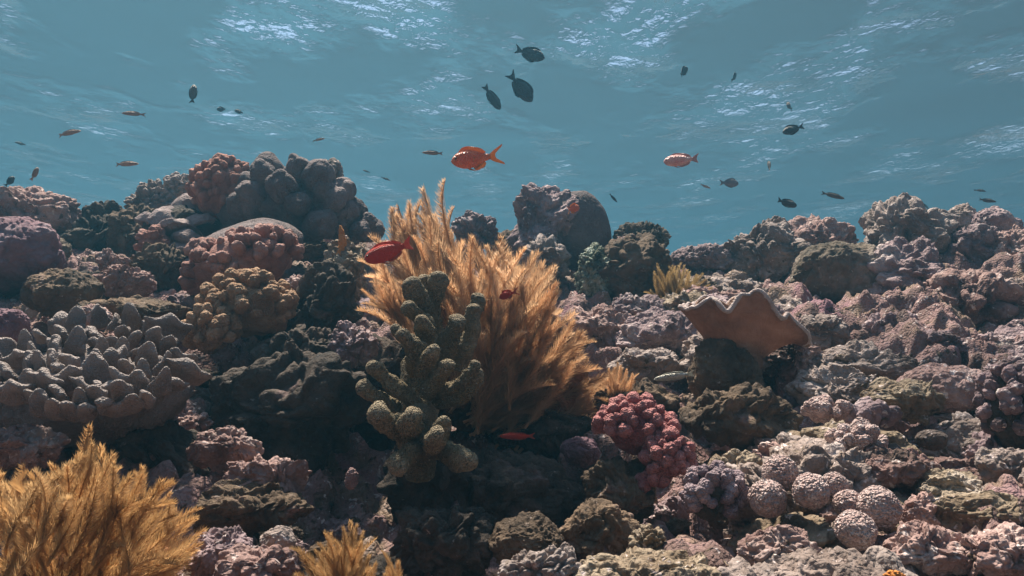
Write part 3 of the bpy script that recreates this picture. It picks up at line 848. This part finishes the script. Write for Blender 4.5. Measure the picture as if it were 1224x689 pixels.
# ------------------------------------------------------------------ olive finger coral: each branch from its root to its tip
def tube(path, rad, seg=18, noise=0.10, seed=0, knob=0.06):
    """swept rounded branch through 3-D points"""
    path = np.array(path, float)
    rad = np.array(rad, float)
    t = np.linspace(0, 1, len(path))
    m = 26
    tt = np.linspace(0, 1, m)
    pp = np.stack([np.interp(tt, t, path[:, i]) for i in range(3)], 1)
    for _ in range(3):
        pp[1:-1] = (pp[:-2] + 2 * pp[1:-1] + pp[2:]) / 4
    rr = np.interp(tt, t, rad)
    tip = unit(pp[-1] - pp[-2])
    rows, rs, cs = [], [], []
    for i in range(m):
        cs.append(pp[i]); rs.append(rr[i])
    for k in range(1, 8):
        a = k / 7 * math.pi / 2
        cs.append(pp[-1] + tip * rr[-1] * math.sin(a)); rs.append(max(1e-4, rr[-1] * math.cos(a)))
    cs = np.array(cs)
    tan = np.gradient(cs, axis=0)
    up = np.array([0.2, 1.0, 0.1])
    vs = []
    for c, r_, g in zip(cs, rs, tan):
        g = unit(g)
        a = unit(np.cross(g, up)); b = np.cross(g, a)
        th = np.linspace(0, 2 * math.pi, seg, endpoint=False)
        vs.append(c + r_ * (np.cos(th)[:, None] * a + np.sin(th)[:, None] * b))
    v = np.concatenate(vs)
    k = len(cs)
    i = np.arange(k * seg).reshape(k, seg)
    f = np.stack([i[:-1], np.roll(i[:-1], -1, 1), np.roll(i[1:], -1, 1), i[1:]], -1).reshape(-1, 4)
    cen = np.repeat(cs, seg, 0)
    n = unit_rows(v - cen)
    rm = float(np.mean(rad))
    d = rm * (noise * 2 * fbm(v / rm * 0.55 + seed, 2, seed) + knob * 1.2 * (knobs(v / rm * 3.0 + seed, seed) - .4))
    soft = np.clip(np.repeat(np.array(rs), seg) / rm, 0, 1)
    return v + n * (d * soft)[:, None], f
fc = thing("finger_coral", "olive green coral of thick blunt fingers in front of the golden feather coral", "coral", P(500, 540, 1.12))
BR = [  # (root, mid, tip) each px, py, Y ; radius at root, at tip in px
 ((516, 425, 1.20), (513, 375, 1.18), (524, 334, 1.17), 17, 11), ((513, 385, 1.18), (503, 358, 1.15), (491, 342, 1.14), 14, 11),
 ((516, 352, 1.18), (508, 342, 1.18), (506, 336, 1.18), 12, 9), ((511, 390, 1.14), (498, 375, 1.12), (488, 368, 1.11), 10, 9),
 ((513, 410, 1.12), (507, 395, 1.10), (503, 384, 1.09), 11, 9), ((495, 415, 1.10), (482, 402, 1.09), (473, 394, 1.09), 9, 8),
 ((506, 440, 1.10), (494, 418, 1.07), (484, 404, 1.06), 19, 14), ((505, 440, 1.08), (513, 428, 1.06), (518, 420, 1.05), 12, 10),
 ((512, 470, 1.09), (526, 450, 1.06), (535, 438, 1.05), 11, 9), ((525, 440, 1.16), (538, 405, 1.14), (546, 386, 1.13), 16, 12),
 ((545, 440, 1.18), (560, 405, 1.17), (567, 372, 1.16), 15, 10), ((562, 390, 1.19), (568, 372, 1.2), (572, 358, 1.2), 11, 9),
 ((525, 478, 1.10), (552, 472, 1.07), (569, 448, 1.06), 15, 11), ((530, 470, 1.08), (556, 455, 1.05), (568, 438, 1.05), 10, 8),
 ((505, 488, 1.10), (474, 464, 1.07), (446, 440, 1.06), 13, 10), ((470, 490, 1.09), (448, 474, 1.06), (434, 464, 1.05), 12, 10),
 ((490, 520, 1.06), (468, 508, 1.02), (456, 494, 1.01), 18, 16), ((492, 520, 1.04), (490, 508, 1.01), (490, 498, 1.0), 15, 12),
 ((516, 535, 1.04), (524, 522, 1.01), (530, 505, 1.0), 15, 10), ((512, 530, 1.02), (520, 528, 0.99), (522, 522, 0.98), 13, 13),
 ((515, 530, 1.06), (540, 545, 1.02), (560, 552, 1.01), 16, 13), ((505, 530, 1.04), (490, 545, 1.0), (477, 558, .99), 16, 14),
 ((508, 565, 1.16), (502, 490, 1.14), (510, 415, 1.17), 26, 21), ((500, 560, 1.10), (500, 530, 1.08), (500, 500, 1.08), 24, 20),
]
for k, (a, b, c, r0, r1) in enumerate(BR):
    pts = [P(*a), P(*b), P(*c)]
    vv, ff = tube(pts, [M(r0 * .86, a[2]), M((r0 + r1) / 2 * .90, b[2]), M(r1 * .90, c[2])], 24, 0.30, k + 1, 0.14)
    obj("branch", with_tip(mesh_from("branch", vv - np.array(fc.location), [ff], MAT['finger']), (np.arange(len(vv)) / len(vv) - 0.55) / 0.45), fc)
vv, ff = blob((M(60, 1.15), M(50, 1.15), M(46, 1.15)), 'rubble', 560, 5)
obj("base", mesh_from("base", vv, [ff], MAT['dark']), fc, local(fc, 510, 575, 1.18))
vv, ff = blob((M(8, 1.05), M(8, 1.05), M(13, 1.05)), 'mound', 571, 5)
tag(obj("pink_coral", mesh_from("pink_coral", vv, [ff], MAT['fingertip']), loc=P(420, 573, 1.05)), "small pale pink knob beside the foot of the olive finger coral", "coral")

# orange sponge on the pinnacle
vv, ff = tube([P(407, 305, 1.60), P(410, 288, 1.60), P(407, 272, 1.60)], [M(6, 1.6), M(4.5, 1.6), M(2.5, 1.6)], 14, 0.3, 5, 0.2)
tag(obj("sponge", mesh_from("sponge", vv, [ff], MAT['sponge'])), "little upright orange sponge on the craggy tan pinnacle", "sponge")
vv, ff = blob((M(11, .8), M(9, .8), M(6, .8)), 'bubbly', 566, 5)
tag(obj("sponge", mesh_from("sponge", vv, [ff], MAT['sponge']), loc=P(1070, 689, .8)), "bright orange sponge crust peeping over the bottom edge", "sponge")

# ------------------------------------------------------------------ toadstool leather coral: stalk, flared cap, rolled rim
tc = thing("toadstool_coral", "brown toadstool leather coral with a pale wavy folded rim", "coral", P(888, 440, 1.44))
na, nr = 360, 40
th = np.linspace(0, 2 * math.pi, na, endpoint=False)
def cap_point(t, th):
    """t 0 at the neck, 1 at the rim: a leathery funnel whose rim folds down in places"""
    ruff = t ** 4
    g = lambda c, wd: np.exp(-(((th - R(c) + math.pi) % (2 * math.pi) - math.pi) / wd) ** 2)
    tuck = g(246, .15) + 0.9 * g(293, .13) + 0.4 * g(205, .16) + .5 * g(328, .13) + .4 * g(100, .25) + .4 * g(60, .2) + .3 * g(150, .2)
    rr = 0.024 + 0.072 * t ** 0.75
    rr = rr * (1 + ruff * (0.05 * np.sin(9 * th + .4) + 0.03 * np.sin(17 * th) + 0.10 * tuck))
    x = rr * np.cos(th) * (1.04 + 0.10 * t * (np.cos(th) > 0) * np.cos(th))
    y = rr * np.sin(th) * 0.66
    z = 0.108 * t ** 1.1 + ruff * (0.003 * np.sin(9 * th + 2.1) + 0.0025 * np.sin(21 * th + 1.0) - 0.026 * tuck)
    z = z - 0.085 * t ** 1.8 * np.clip(np.cos(th), 0, 1) ** 1.8      # the right lobe droops
    z = z - 0.020 * t ** 2 * np.clip(-np.cos(th), 0, 1) ** 2
    return np.stack([x, y, z], -1)
ts = np.linspace(0, 1, nr)
outer = np.concatenate([cap_point(t, th) for t in ts])
i = np.arange(nr * na).reshape(nr, na)
f = np.stack([i[:-1], np.roll(i[:-1], -1, 1), np.roll(i[1:], -1, 1), i[1:]], -1).reshape(-1, 4)
cme = mesh_from("cap", outer, [f], MAT['toad'])
co = obj("cap", cme, tc, local(tc, 888, 428, 1.44))
sm = co.modifiers.new("thickness", 'SOLIDIFY')
sm.thickness = 0.009
sm.offset = 0
# the rolled rim is a thick bead following the cap edge
rimc = cap_point(1.0, th)
tg = np.roll(rimc, -1, 0) - np.roll(rimc, 1, 0)
seg = 12
vs = []
for c, g in zip(rimc, tg):
    g = unit(g)
    a = unit(np.cross(g, [0, 0, 1.0])); b = np.cross(a, g)
    ph = np.linspace(0, 2 * math.pi, seg, endpoint=False)
    vs.append(c + 0.0042 * (np.cos(ph)[:, None] * a + np.sin(ph)[:, None] * b))
vs = np.concatenate(vs)
vs = vs + 0.0012 * vec_noise(vs * 160, 3)
i = np.arange(na * seg).reshape(na, seg)
f = np.stack([i, np.roll(i, -1, 1), np.roll(np.roll(i, -1, 1), -1, 0), np.roll(i, -1, 0)], -1).reshape(-1, 4)
obj("rim", mesh_from("rim", vs, [f], MAT['toadrim']), tc, co.location)
vv, ff = tube([(0, 0, -0.09), (0, 0, -0.03), (0, 0, 0.02)], [0.036, 0.030, 0.034], 22, 0.1, 6)
obj("stalk", mesh_from("stalk", vv, [ff], MAT['toad']), tc, co.location)

# ------------------------------------------------------------------ feathery soft corals
def plume_mesh(seed, mat, n=460, width=0.12):
    """one plume 1 m long, rooted at 0, growing up z: a stem and a fringe of fine tapering filaments"""
    rs = np.random.default_rng(seed)
    bend = rs.uniform(-0.34, 0.34, 2)
    cur = lambda t: np.stack([bend[0] * t ** 2 + 0.02 * np.sin(6 * t + seed), bend[1] * t ** 2, t - 0.5 * (bend ** 2).sum() * t ** 2], -1)
    V, F3, F4 = [], [], []
    k, seg = 10, 5
    ts = np.linspace(0, 1, k)
    th = np.linspace(0, 2 * math.pi, seg, endpoint=False)
    for t in ts:
        r_ = 0.016 * (1 - t) + 0.003
        V += list(cur(np.array(t)) + r_ * np.stack([np.cos(th), np.sin(th), th * 0], 1))
    i = np.arange(k * seg).reshape(k, seg)
    F4.append(np.stack([i[:-1], np.roll(i[:-1], -1, 1), np.roll(i[1:], -1, 1), i[1:]], -1).reshape(-1, 4))
    q4 = []
    q3 = []
    for j in range(n):
        t = 0.06 + 0.93 * (j + rs.uniform(0, 1)) / n
        a = j * 2.39996 + rs.uniform(-.5, .5)
        base = cur(np.array(t))
        L = width * (0.35 + 0.9 * math.sin(math.pi * min(1, 0.18 + t * 0.80)) ** 0.8) * rs.uniform(0.7, 1.25)
        out = np.array([math.cos(a), math.sin(a), 0])
        side = np.array([-math.sin(a), math.cos(a), 0])
        wd = 0.0036 * rs.uniform(0.7, 1.3)
        up0, up1 = 0.9, 2.0
        p1 = base + unit(out + np.array([0, 0, up0])) * L * 0.5
        p2 = p1 + unit(out + np.array([0, 0, up1])) * L * 0.6 + side * rs.uniform(-.15, .15) * L
        b = len(V)
        V += [base - side * wd * .8, base + side * wd * .8, p1 + side * wd, p1 - side * wd, p2]
        q4.append([b, b + 1, b + 2, b + 3])
        q3.append([b + 3, b + 2, b + 4])
    F4.append(np.array(q4))
    return np.array(V), [np.concatenate(F4), np.array(q3)]
PL = {}
def plume_protos(mat):
    if mat not in PL:
        PL[mat] = []
        for k in range(7):
            v_, f_ = plume_mesh(30 + k, mat)
            PL[mat].append((mesh_from("plume", v_, f_, MAT[mat], smooth=False), v_, f_))
    return PL[mat]
def inside(poly, x, y):
    c = False
    j = len(poly) - 1
    for i in range(len(poly)):
        xi, yi = poly[i]; xj, yj = poly[j]
        if (yi > y) != (yj > y) and x < (xj - xi) * (y - yi) / (yj - yi) + xi:
            c = not c
        j = i
    return c
def feather_coral(label, root, outline, Yd, bulge, n, nback, length, mat, name="feather_coral", lean=(0, 0), body=None, sway=0.10):
    """tips fill the outline (picture places) over a swelling body; each plume grows away from the root"""
    rp = P(*root)
    t = thing(name, label, "soft coral", rp)
    protos = plume_protos(mat)
    xs = [p[0] for p in outline]; ys = [p[1] for p in outline]
    cx, cy_ = sum(xs) / len(xs), sum(ys) / len(ys)
    hw, hh = (max(xs) - min(xs)) / 2, (max(ys) - min(ys)) / 2
    if body:
        vv, ff = blob((M(body[2], body[4]), M((body[2] + body[3]) / 2, body[4]) * .7, M(body[3], body[4])), 'bubbly', 600 + len(label), 5)
        obj("base", mesh_from("base", vv, [ff], MAT['featherbase']), t, local(t, body[0], body[1], body[4]))
    tips = []
    while len(tips) < n + nback:
        # keep the tips apart: the best of several tries
        best, bd = None, -1
        for _ in range(8):
            x, y = random.uniform(min(xs), max(xs)), random.uniform(min(ys), max(ys))
            if not inside(outline, x, y): continue
            d = min([(x - a[0]) ** 2 + (y - a[1]) ** 2 for a in tips[-140:]] or [1e9])
            if d > bd: best, bd = (x, y), d
        if best: tips.append(best)
    VB, F4, F3, off = [], [], [], 0
    for k, (x, y) in enumerate(tips):
        e = 1 - min(1, ((x - cx) / hw) ** 2 + ((y - cy_) / hh) ** 2)
        depth = Yd - bulge * math.sqrt(max(0, e)) if k < n else Yd + random.uniform(-0.2, 0.8) * bulge
        tip = P(x, y, depth + random.uniform(-.02, .02))
        dirv = unit(tip - rp)
        d2 = unit(dirv + np.array([lean[0], 0, lean[1]]) + RNG.normal(0, sway, 3))
        L = min(M(length, depth) * random.uniform(0.75, 1.15), 0.95 * np.linalg.norm(tip - rp) + 0.02)
        base = tip - d2 * L
        mt = Matrix.Translation(base - rp) @ frame_to(d2, random.uniform(0, 6.3)) @ Matrix.Scale(L, 4)
        me, v_, f_ = random.choice(protos)
        if k < n:
            o = obj("plume", me, t)
            o.matrix_local = mt
        else:
            A = np.array(mt)
            VB.append(v_ @ A[:3, :3].T + A[:3, 3])
            F4.append(f_[0] + off); F3.append(f_[1] + off)
            off += len(v_)
    if VB:
        tag(obj("inner_plumes", mesh_from("inner_plumes", np.concatenate(VB), [np.concatenate(F4), np.concatenate(F3)], MAT[mat], smooth=False), t), None, kind="stuff")
    return t
feather_coral("large golden feather soft coral sweeping up in the middle of the reef", (565, 500, 1.40),
              [(440, 330), (452, 245), (478, 218), (500, 225), (530, 255), (548, 268), (585, 278), (620, 290), (655, 300), (672, 345), (692, 380), (722, 415), (735, 470), (705, 500), (650, 500), (600, 470), (560, 400), (520, 320), (470, 350)],
              1.44, 0.16, 100, 150, 105, 'feather', lean=(-0.10, 0.15), body=(590, 430, 90, 80, 1.47), sway=.15)
feather_coral("small golden feather tuft left of the olive finger coral tips", (475, 385, 1.32), [(430, 350), (440, 325), (470, 325), (490, 345), (470, 370)], 1.30, 0.04, 16, 12, 48, 'feather', lean=(-.2, .1))
feather_coral("short golden feather tuft right of the large one beside the pale fish", (735, 490, 1.42), [(712, 450), (742, 432), (765, 450), (760, 470), (730, 480)], 1.42, 0.04, 22, 14, 48, 'feather')
feather_coral("golden feather soft coral filling the bottom left corner", (95, 760, 0.72),
              [(-20, 560), (10, 545), (35, 560), (62, 555), (100, 525), (112, 530), (130, 530), (145, 550), (185, 550), (205, 575), (235, 595), (238, 640), (245, 700), (-20, 700)],
              0.76, 0.12, 90, 110, 112, 'feather2', lean=(0.16, 0.1), body=(95, 730, 120, 80, .80), sway=.22)
feather_coral("small amber plumes standing at the bottom edge right of the pink rocks", (412, 745, 0.76),
              [(352, 660), (370, 640), (395, 650), (425, 618), (440, 640), (455, 690), (350, 700)], 0.76, 0.04, 34, 20, 78, 'feather2', sway=.08)
feather_coral("tiny amber plumes alone at the bottom edge below the dark hollow", (470, 730, 0.78), [(452, 680), (470, 650), (480, 680), (478, 700), (455, 700)], 0.78, 0.02, 8, 4, 60, 'feather2', sway=.06)
feather_coral("pale straw feather soft coral on the slope behind the toadstool", (805, 385, 1.98), [(775, 345), (785, 318), (810, 313), (840, 325), (850, 345), (830, 362), (780, 365)], 1.98, 0.05, 46, 40, 38, 'feather3', body=(810, 365, 26, 18, 2.0))

scatter_rubble()

# ------------------------------------------------------------------ fish
SPEC = {
 # half height and half width along the body (nose to tail root), fins
 'anthias': dict(t=[0, .04, .12, .25, .42, .60, .78, .90, 1.0], h=[.010, .065, .122, .172, .190, .165, .108, .064, .052], w=[.008, .045, .075, .095, .100, .080, .045, .025, .018], body=.76, fork=.14, span=.20, dors=(.22, .86, .075), anal=(.55, .84, .085)),
 'damsel':  dict(t=[0, .04, .12, .25, .45, .65, .82, .93, 1.0], h=[.010, .070, .135, .195, .215, .180, .105, .055, .046], w=[.008, .045, .075, .095, .100, .080, .045, .022, .016], body=.80, fork=.07, span=.16, dors=(.20, .93, .060), anal=(.45, .92, .060)),
 'slim':    dict(t=[0, .05, .15, .30, .50, .70, .85, .95, 1.0], h=[.008, .040, .066, .085, .090, .078, .056, .040, .036], w=[.006, .030, .050, .062, .064, .052, .034, .020, .014], body=.84, fork=.06, span=.09, dors=(.25, .88, .030), anal=(.50, .88, .028)),
 'oval':    dict(t=[0, .04, .12, .25, .45, .65, .82, .93, 1.0], h=[.010, .072, .120, .152, .165, .145, .095, .055, .048], w=[.008, .05, .080, .105, .108, .085, .05, .025, .018], body=.82, fork=.05, span=.13, dors=(.22, .9, .045), anal=(.52, .88, .045)),
}
def fin(outline, th):
    """a thin fin with thickness from an outline in x, z"""
    n = len(outline)
    o = np.array(outline)
    v = np.concatenate([np.stack([o[:, 0], np.full(n, -th), o[:, 1]], 1), np.stack([o[:, 0], np.full(n, th), o[:, 1]], 1)])
    return v, n
def fin_mesh(name, outline, th, mat, ya=0.0, pivot=None):
    bm = bmesh.new()
    vs = [bm.verts.new((x, -th, z)) for x, z in outline]
    vt = [bm.verts.new((x, th, z)) for x, z in outline]
    n = len(vs)
    bm.faces.new(vs)
    bm.faces.new(vt[::-1])
    for i in range(n):
        bm.faces.new((vs[i], vt[i], vt[(i + 1) % n], vs[(i + 1) % n]))
    bmesh.ops.recalc_face_normals(bm, faces=bm.faces)
    me = bpy.data.meshes.new(name)
    bm.to_mesh(me)
    bm.free()
    me.materials.append(mat)
    return me
_fish = {}
def bent(me, k):
    """sweep the tail to one side, as in swimming"""
    for q in me.vertices:
        if q.co.x < 0.1:
            q.co.y += k * (q.co.x - 0.1) ** 2
def fish_meshes(spec, bm_, fm_, bend):
    key = (spec, bm_, fm_, bend)
    if key in _fish: return _fish[key]
    s = SPEC[spec]
    t = np.array(s['t'])
    tt = np.linspace(0, 1, 30) ** 1.2
    h, wd = np.interp(tt, t, s['h']), np.interp(tt, t, s['w'])
    for _ in range(2):
        h[1:-1] = (h[:-2] + 2 * h[1:-1] + h[2:]) / 4
        wd[1:-1] = (wd[:-2] + 2 * wd[1:-1] + wd[2:]) / 4
    seg = 20
    th = np.linspace(0, 2 * math.pi, seg, endpoint=False)
    B = s['body']
    X = 0.5 - tt * B
    zc = -0.02 * np.sin(math.pi * (1 - tt)) * 0
    v = np.concatenate([np.stack([np.full(seg, x), b * np.cos(th), z + a * np.sin(th) * (1.0 - 0.08 * (np.sin(th) < 0))], 1) for x, a, b, z in zip(X, h, wd, zc)])
    i = np.arange(30 * seg).reshape(30, seg)
    f = np.stack([i[:-1], i[1:], np.roll(i[1:], -1, 1), np.roll(i[:-1], -1, 1)], -1).reshape(-1, 4)
    out = [("body", mesh_from("body", v, [f, i[0][None, :], i[-1][::-1][None, :]], FM[bm_]))]
    fm = FM[fm_]
    xr = 0.5 - B
    sp, fk = s['span'], s['fork']
    hr = s['h'][-1] * .9
    out.append(("tail_fin", fin_mesh("tail_fin", [(xr + .02, hr), (xr - .06, hr + .3 * sp), (-.5, sp), (-.49, sp * .8), (-.5 + fk, .25 * sp), (-.5 + fk * 1.1, 0), (-.5 + fk, -.25 * sp), (-.49, -sp * .8), (-.5, -sp), (xr - .06, -hr - .3 * sp), (xr + .02, -hr)], .006, fm)))
    def edge(a, b, tall, sgn):
        q = np.linspace(a, b, 9)
        hh = np.interp(q, tt, h) * sgn * (1 if sgn > 0 else .92)
        base = [(0.5 - x * B, z * .9) for x, z in zip(q, hh)]
        prof = [0.25, .8, .95, 1, .95, .95, 1.05, .9, .35]
        top = [(0.5 - x * B - .03 * k / 8, z + sgn * tall * p) for k, (x, z, p) in enumerate(zip(q, hh, prof))]
        return base + top[::-1]
    out.append(("dorsal_fin", fin_mesh("dorsal_fin", edge(*s['dors'], 1), .005, fm)))
    out.append(("anal_fin", fin_mesh("anal_fin", edge(*s['anal'], -1), .005, fm)))
    mh = max(s['h'])
    out.append(("pelvic_fin", fin_mesh("pelvic_fin", [(.22, -mh * .82), (.16, -mh * .86), (.04, -mh * 1.22), (.08, -mh * 1.18), (.17, -mh * 1.05)], .006, fm)))
    pf = fin_mesh("pectoral_fin", [(.22, -.01), (.18, .03), (.08, .045), (.05, .01), (.08, -.04), (.17, -.035)], .004, fm)
    out.append(("pectoral_fin", pf))
    out.append(("pectoral_fin", pf))
    u, fi = ico(3)
    em = mesh_from("eye", u * 0.022 * (mh / .2) ** .5, [fi], FM['eye'])
    out += [("eye", em), ("eye", em)]
    for nm, me in out[:4]:
        bent(me, bend)
    _fish[key] = out
    return out
def fish(label, px, py, Yd, length, ang, spec, bm_, fm_, yaw=0.0, roll=0.0, group=None, name="reef_fish", parts=True):
    """ang: which way the head points in the picture (0 right, 90 up, 180 left); yaw turns the head to (-) or from (+) the camera"""
    s = SPEC[spec]
    L = M(length, Yd) / max(.25, math.cos(R(yaw)))
    t = thing(name, label, "fish", P(px, py, Yd), group)
    a = R(ang)
    xd = Vector((math.cos(a) * math.cos(R(yaw)), math.sin(R(yaw)), math.sin(a) * math.cos(R(yaw)))).normalized()
    up = Vector((0, 0, 1))
    if abs(xd.z) > .95: up = Vector((-1 if roll >= 0 else 1, 0, 0.2))
    yd = up.cross(xd).normalized()
    zd = xd.cross(yd)
    mt = Matrix((xd, yd, zd)).transposed().to_4x4() @ Matrix.Rotation(R(roll), 4, 'X')
    t.matrix_world = Matrix.Translation(P(px, py, Yd)) @ mt @ Matrix.Scale(L, 4)
    seen = {}
    for nm, me in fish_meshes(spec, bm_, fm_, random.choice((-0.5, -0.25, 0.3, 0.5))):
        o = obj(nm, me, t)
        k = seen.get(nm, 0)
        seen[nm] = k + 1
        sg = 1 if k == 0 else -1
        B = s['body']
        if nm == "eye":
            wy = np.interp(.13, s['t'], s['w'])
            o.location = (0.5 - .115 * B, sg * wy * .86, np.interp(.12, s['t'], s['h']) * .28)
        elif nm == "pectoral_fin":
            wy = np.interp(.38, s['t'], s['w'])
            o.location = (0, sg * (wy * .9 + .012), -.02)
            o.rotation_euler = (0, 0, -sg * .28)
    return t
AN, DM, SL = "orange anthias fish", "dark fish in open water", "slender fish in open water"
fish("bright orange fish with a yellow forked tail swimming left in open water", 570, 190, 1.5, 62, 188, 'anthias', 'orange', 'orangefin', yaw=-8)
fish("deep red fish with an orange tail in front of the golden feather coral", 466, 301, 1.12, 66, 196, 'oval', 'red', 'redfin', yaw=14)
fish("pink fish with its tail to the right, alone under the dark fish", 815, 192, 1.9, 40, 178, 'oval', 'pinks', 'pinkfin', yaw=28)
fish("tiny bright orange fish in front of the split boulder", 684, 250, 1.95, 20, 20, 'anthias', 'orange', 'orangefin', yaw=40)
fish("red fish half hidden among the golden plumes", 608, 352, 1.27, 24, 200, 'anthias', 'red', 'redfin', yaw=25)
fish("dim red fish in the dark hollow under the golden feather coral", 618, 522, 1.2, 42, 180, 'slim', 'red', 'redfin', yaw=5)
fish("pale cream fish resting beside the brown turfed rock", 806, 450, 1.36, 48, 190, 'slim', 'palef', 'palefin', yaw=10)
fish("charcoal fish swimming right, highest of the three dark fish near the surface", 633, 65, 2.6, 38, -12, 'damsel', 'black', 'blackfin', yaw=8, group=DM)
fish("largest charcoal fish, diving to the right below the highest one", 622, 105, 2.6, 44, -50, 'damsel', 'black', 'blackfin', yaw=4, group=DM)
fish("slimmer charcoal fish diving beside the largest dark fish", 588, 117, 2.8, 34, -54, 'oval', 'black', 'blackfin', yaw=10, group=DM)
fish("dark oval fish tilted upward, first in the right hand group of dark fish", 817, 86, 3.2, 18, 50, 'damsel', 'black', 'blackfin', yaw=30, group=DM)
fish("tiny dark fish upright beside the tilted dark oval fish", 878, 92, 4.0, 13, 65, 'damsel', 'black', 'blackfin', yaw=35, group=DM)
fish("tiny dark fish just above the stout black fish", 943, 127, 4.0, 11, 100, 'damsel', 'dusk', 'duskfin', yaw=40, group=DM)
fish("stout black fish pointing left with raised fins over the right side", 948, 155, 2.8, 25, 195, 'damsel', 'black', 'blackfin', yaw=12, group=DM)
fish("little grey dark fish hanging upright below the stout black fish", 920, 199, 3.6, 14, 95, 'damsel', 'dusk', 'duskfin', yaw=30, group=DM)
fish("grey oval fish facing right above the skyline", 872, 219, 3.4, 23, -2, 'damsel', 'greyf', 'greyfin', yaw=10)
fish("black fish facing right with a pointed tail just over the reef", 940, 243, 2.6, 27, -14, 'oval', 'black', 'blackfin', yaw=8)
fish("slim brown fish pointing down right above the right ridge", 996, 234, 2.9, 28, -16, 'slim', 'dusk', 'duskfin', group=SL)
fish("small dark fish diving right beside the split boulder", 733, 237, 3.0, 14, -48, 'slim', 'black', 'blackfin')
fish("slim dark fish far off over the end of the right ridge", 1180, 240, 3.4, 22, -8, 'slim', 'dusk', 'duskfin', group=SL)
fish("fainter slim fish above the slim dark one at the ridge end", 1172, 228, 4.6, 14, -8, 'slim', 'dusk', 'duskfin', group=SL)
fish("faint little fish far off above the right ridge knob", 1106, 246, 6.0, 12, -45, 'slim', 'dusk', 'duskfin', group=SL)
fish("faint slim fish left of the grey oval fish", 843, 223, 4.8, 14, -20, 'slim', 'slim', 'slimfin', group=SL)
fish("dark brown fish hanging tail down under the left glints", 231, 113, 2.6, 26, 92, 'oval', 'dusk', 'duskfin', yaw=15)
fish("tiny black fish, left of a close pair in the upper left water", 265, 131, 3.4, 13, 175, 'damsel', 'black', 'blackfin', yaw=10)
fish("tiny black fish, right of a close pair in the upper left water", 286, 134, 3.4, 13, 160, 'oval', 'black', 'blackfin', yaw=10)
fish("copper slender fish pointing left above the other slender ones", 159, 136, 2.6, 27, 178, 'slim', 'slim', 'slimfin', group=SL)
fish("copper slender fish tilted up to the right at the far left", 82, 159, 2.5, 30, 10, 'slim', 'slim', 'slimfin', group=SL)
fish("straight copper slender fish just above the left skyline", 151, 196, 2.6, 30, 0, 'slim', 'slim', 'slimfin', group=SL)
fish("faint blurred fish near the left edge of the open water", 25, 172, 5.0, 16, 165, 'slim', 'dusk', 'duskfin', group=SL)
fish("small orange brown fish upright over the far left rock", 42, 208, 2.4, 17, 80, 'oval', 'slim', 'slimfin', yaw=20)
fish("dark little fish peeking over the far left skyline rock", 12, 217, 2.6, 14, 70, 'damsel', 'black', 'blackfin', yaw=30)
fish("pale orange slender fish above the coral finger tuft", 381, 167, 3.2, 15, 10, 'slim', 'slim', 'slimfin', group=SL)
fish("little copper fish left of the bright orange fish", 517, 183, 2.6, 25, 178, 'slim', 'slim', 'slimfin', group=SL)
fish("faint speck of a fish above the grey humped mound", 438, 205, 5.0, 10, 160, 'slim', 'dusk', 'duskfin', group=SL)
fish("faint speck of a fish over the top of the golden plumes", 461, 214, 4.6, 12, -20, 'slim', 'dusk', 'duskfin', group=SL)
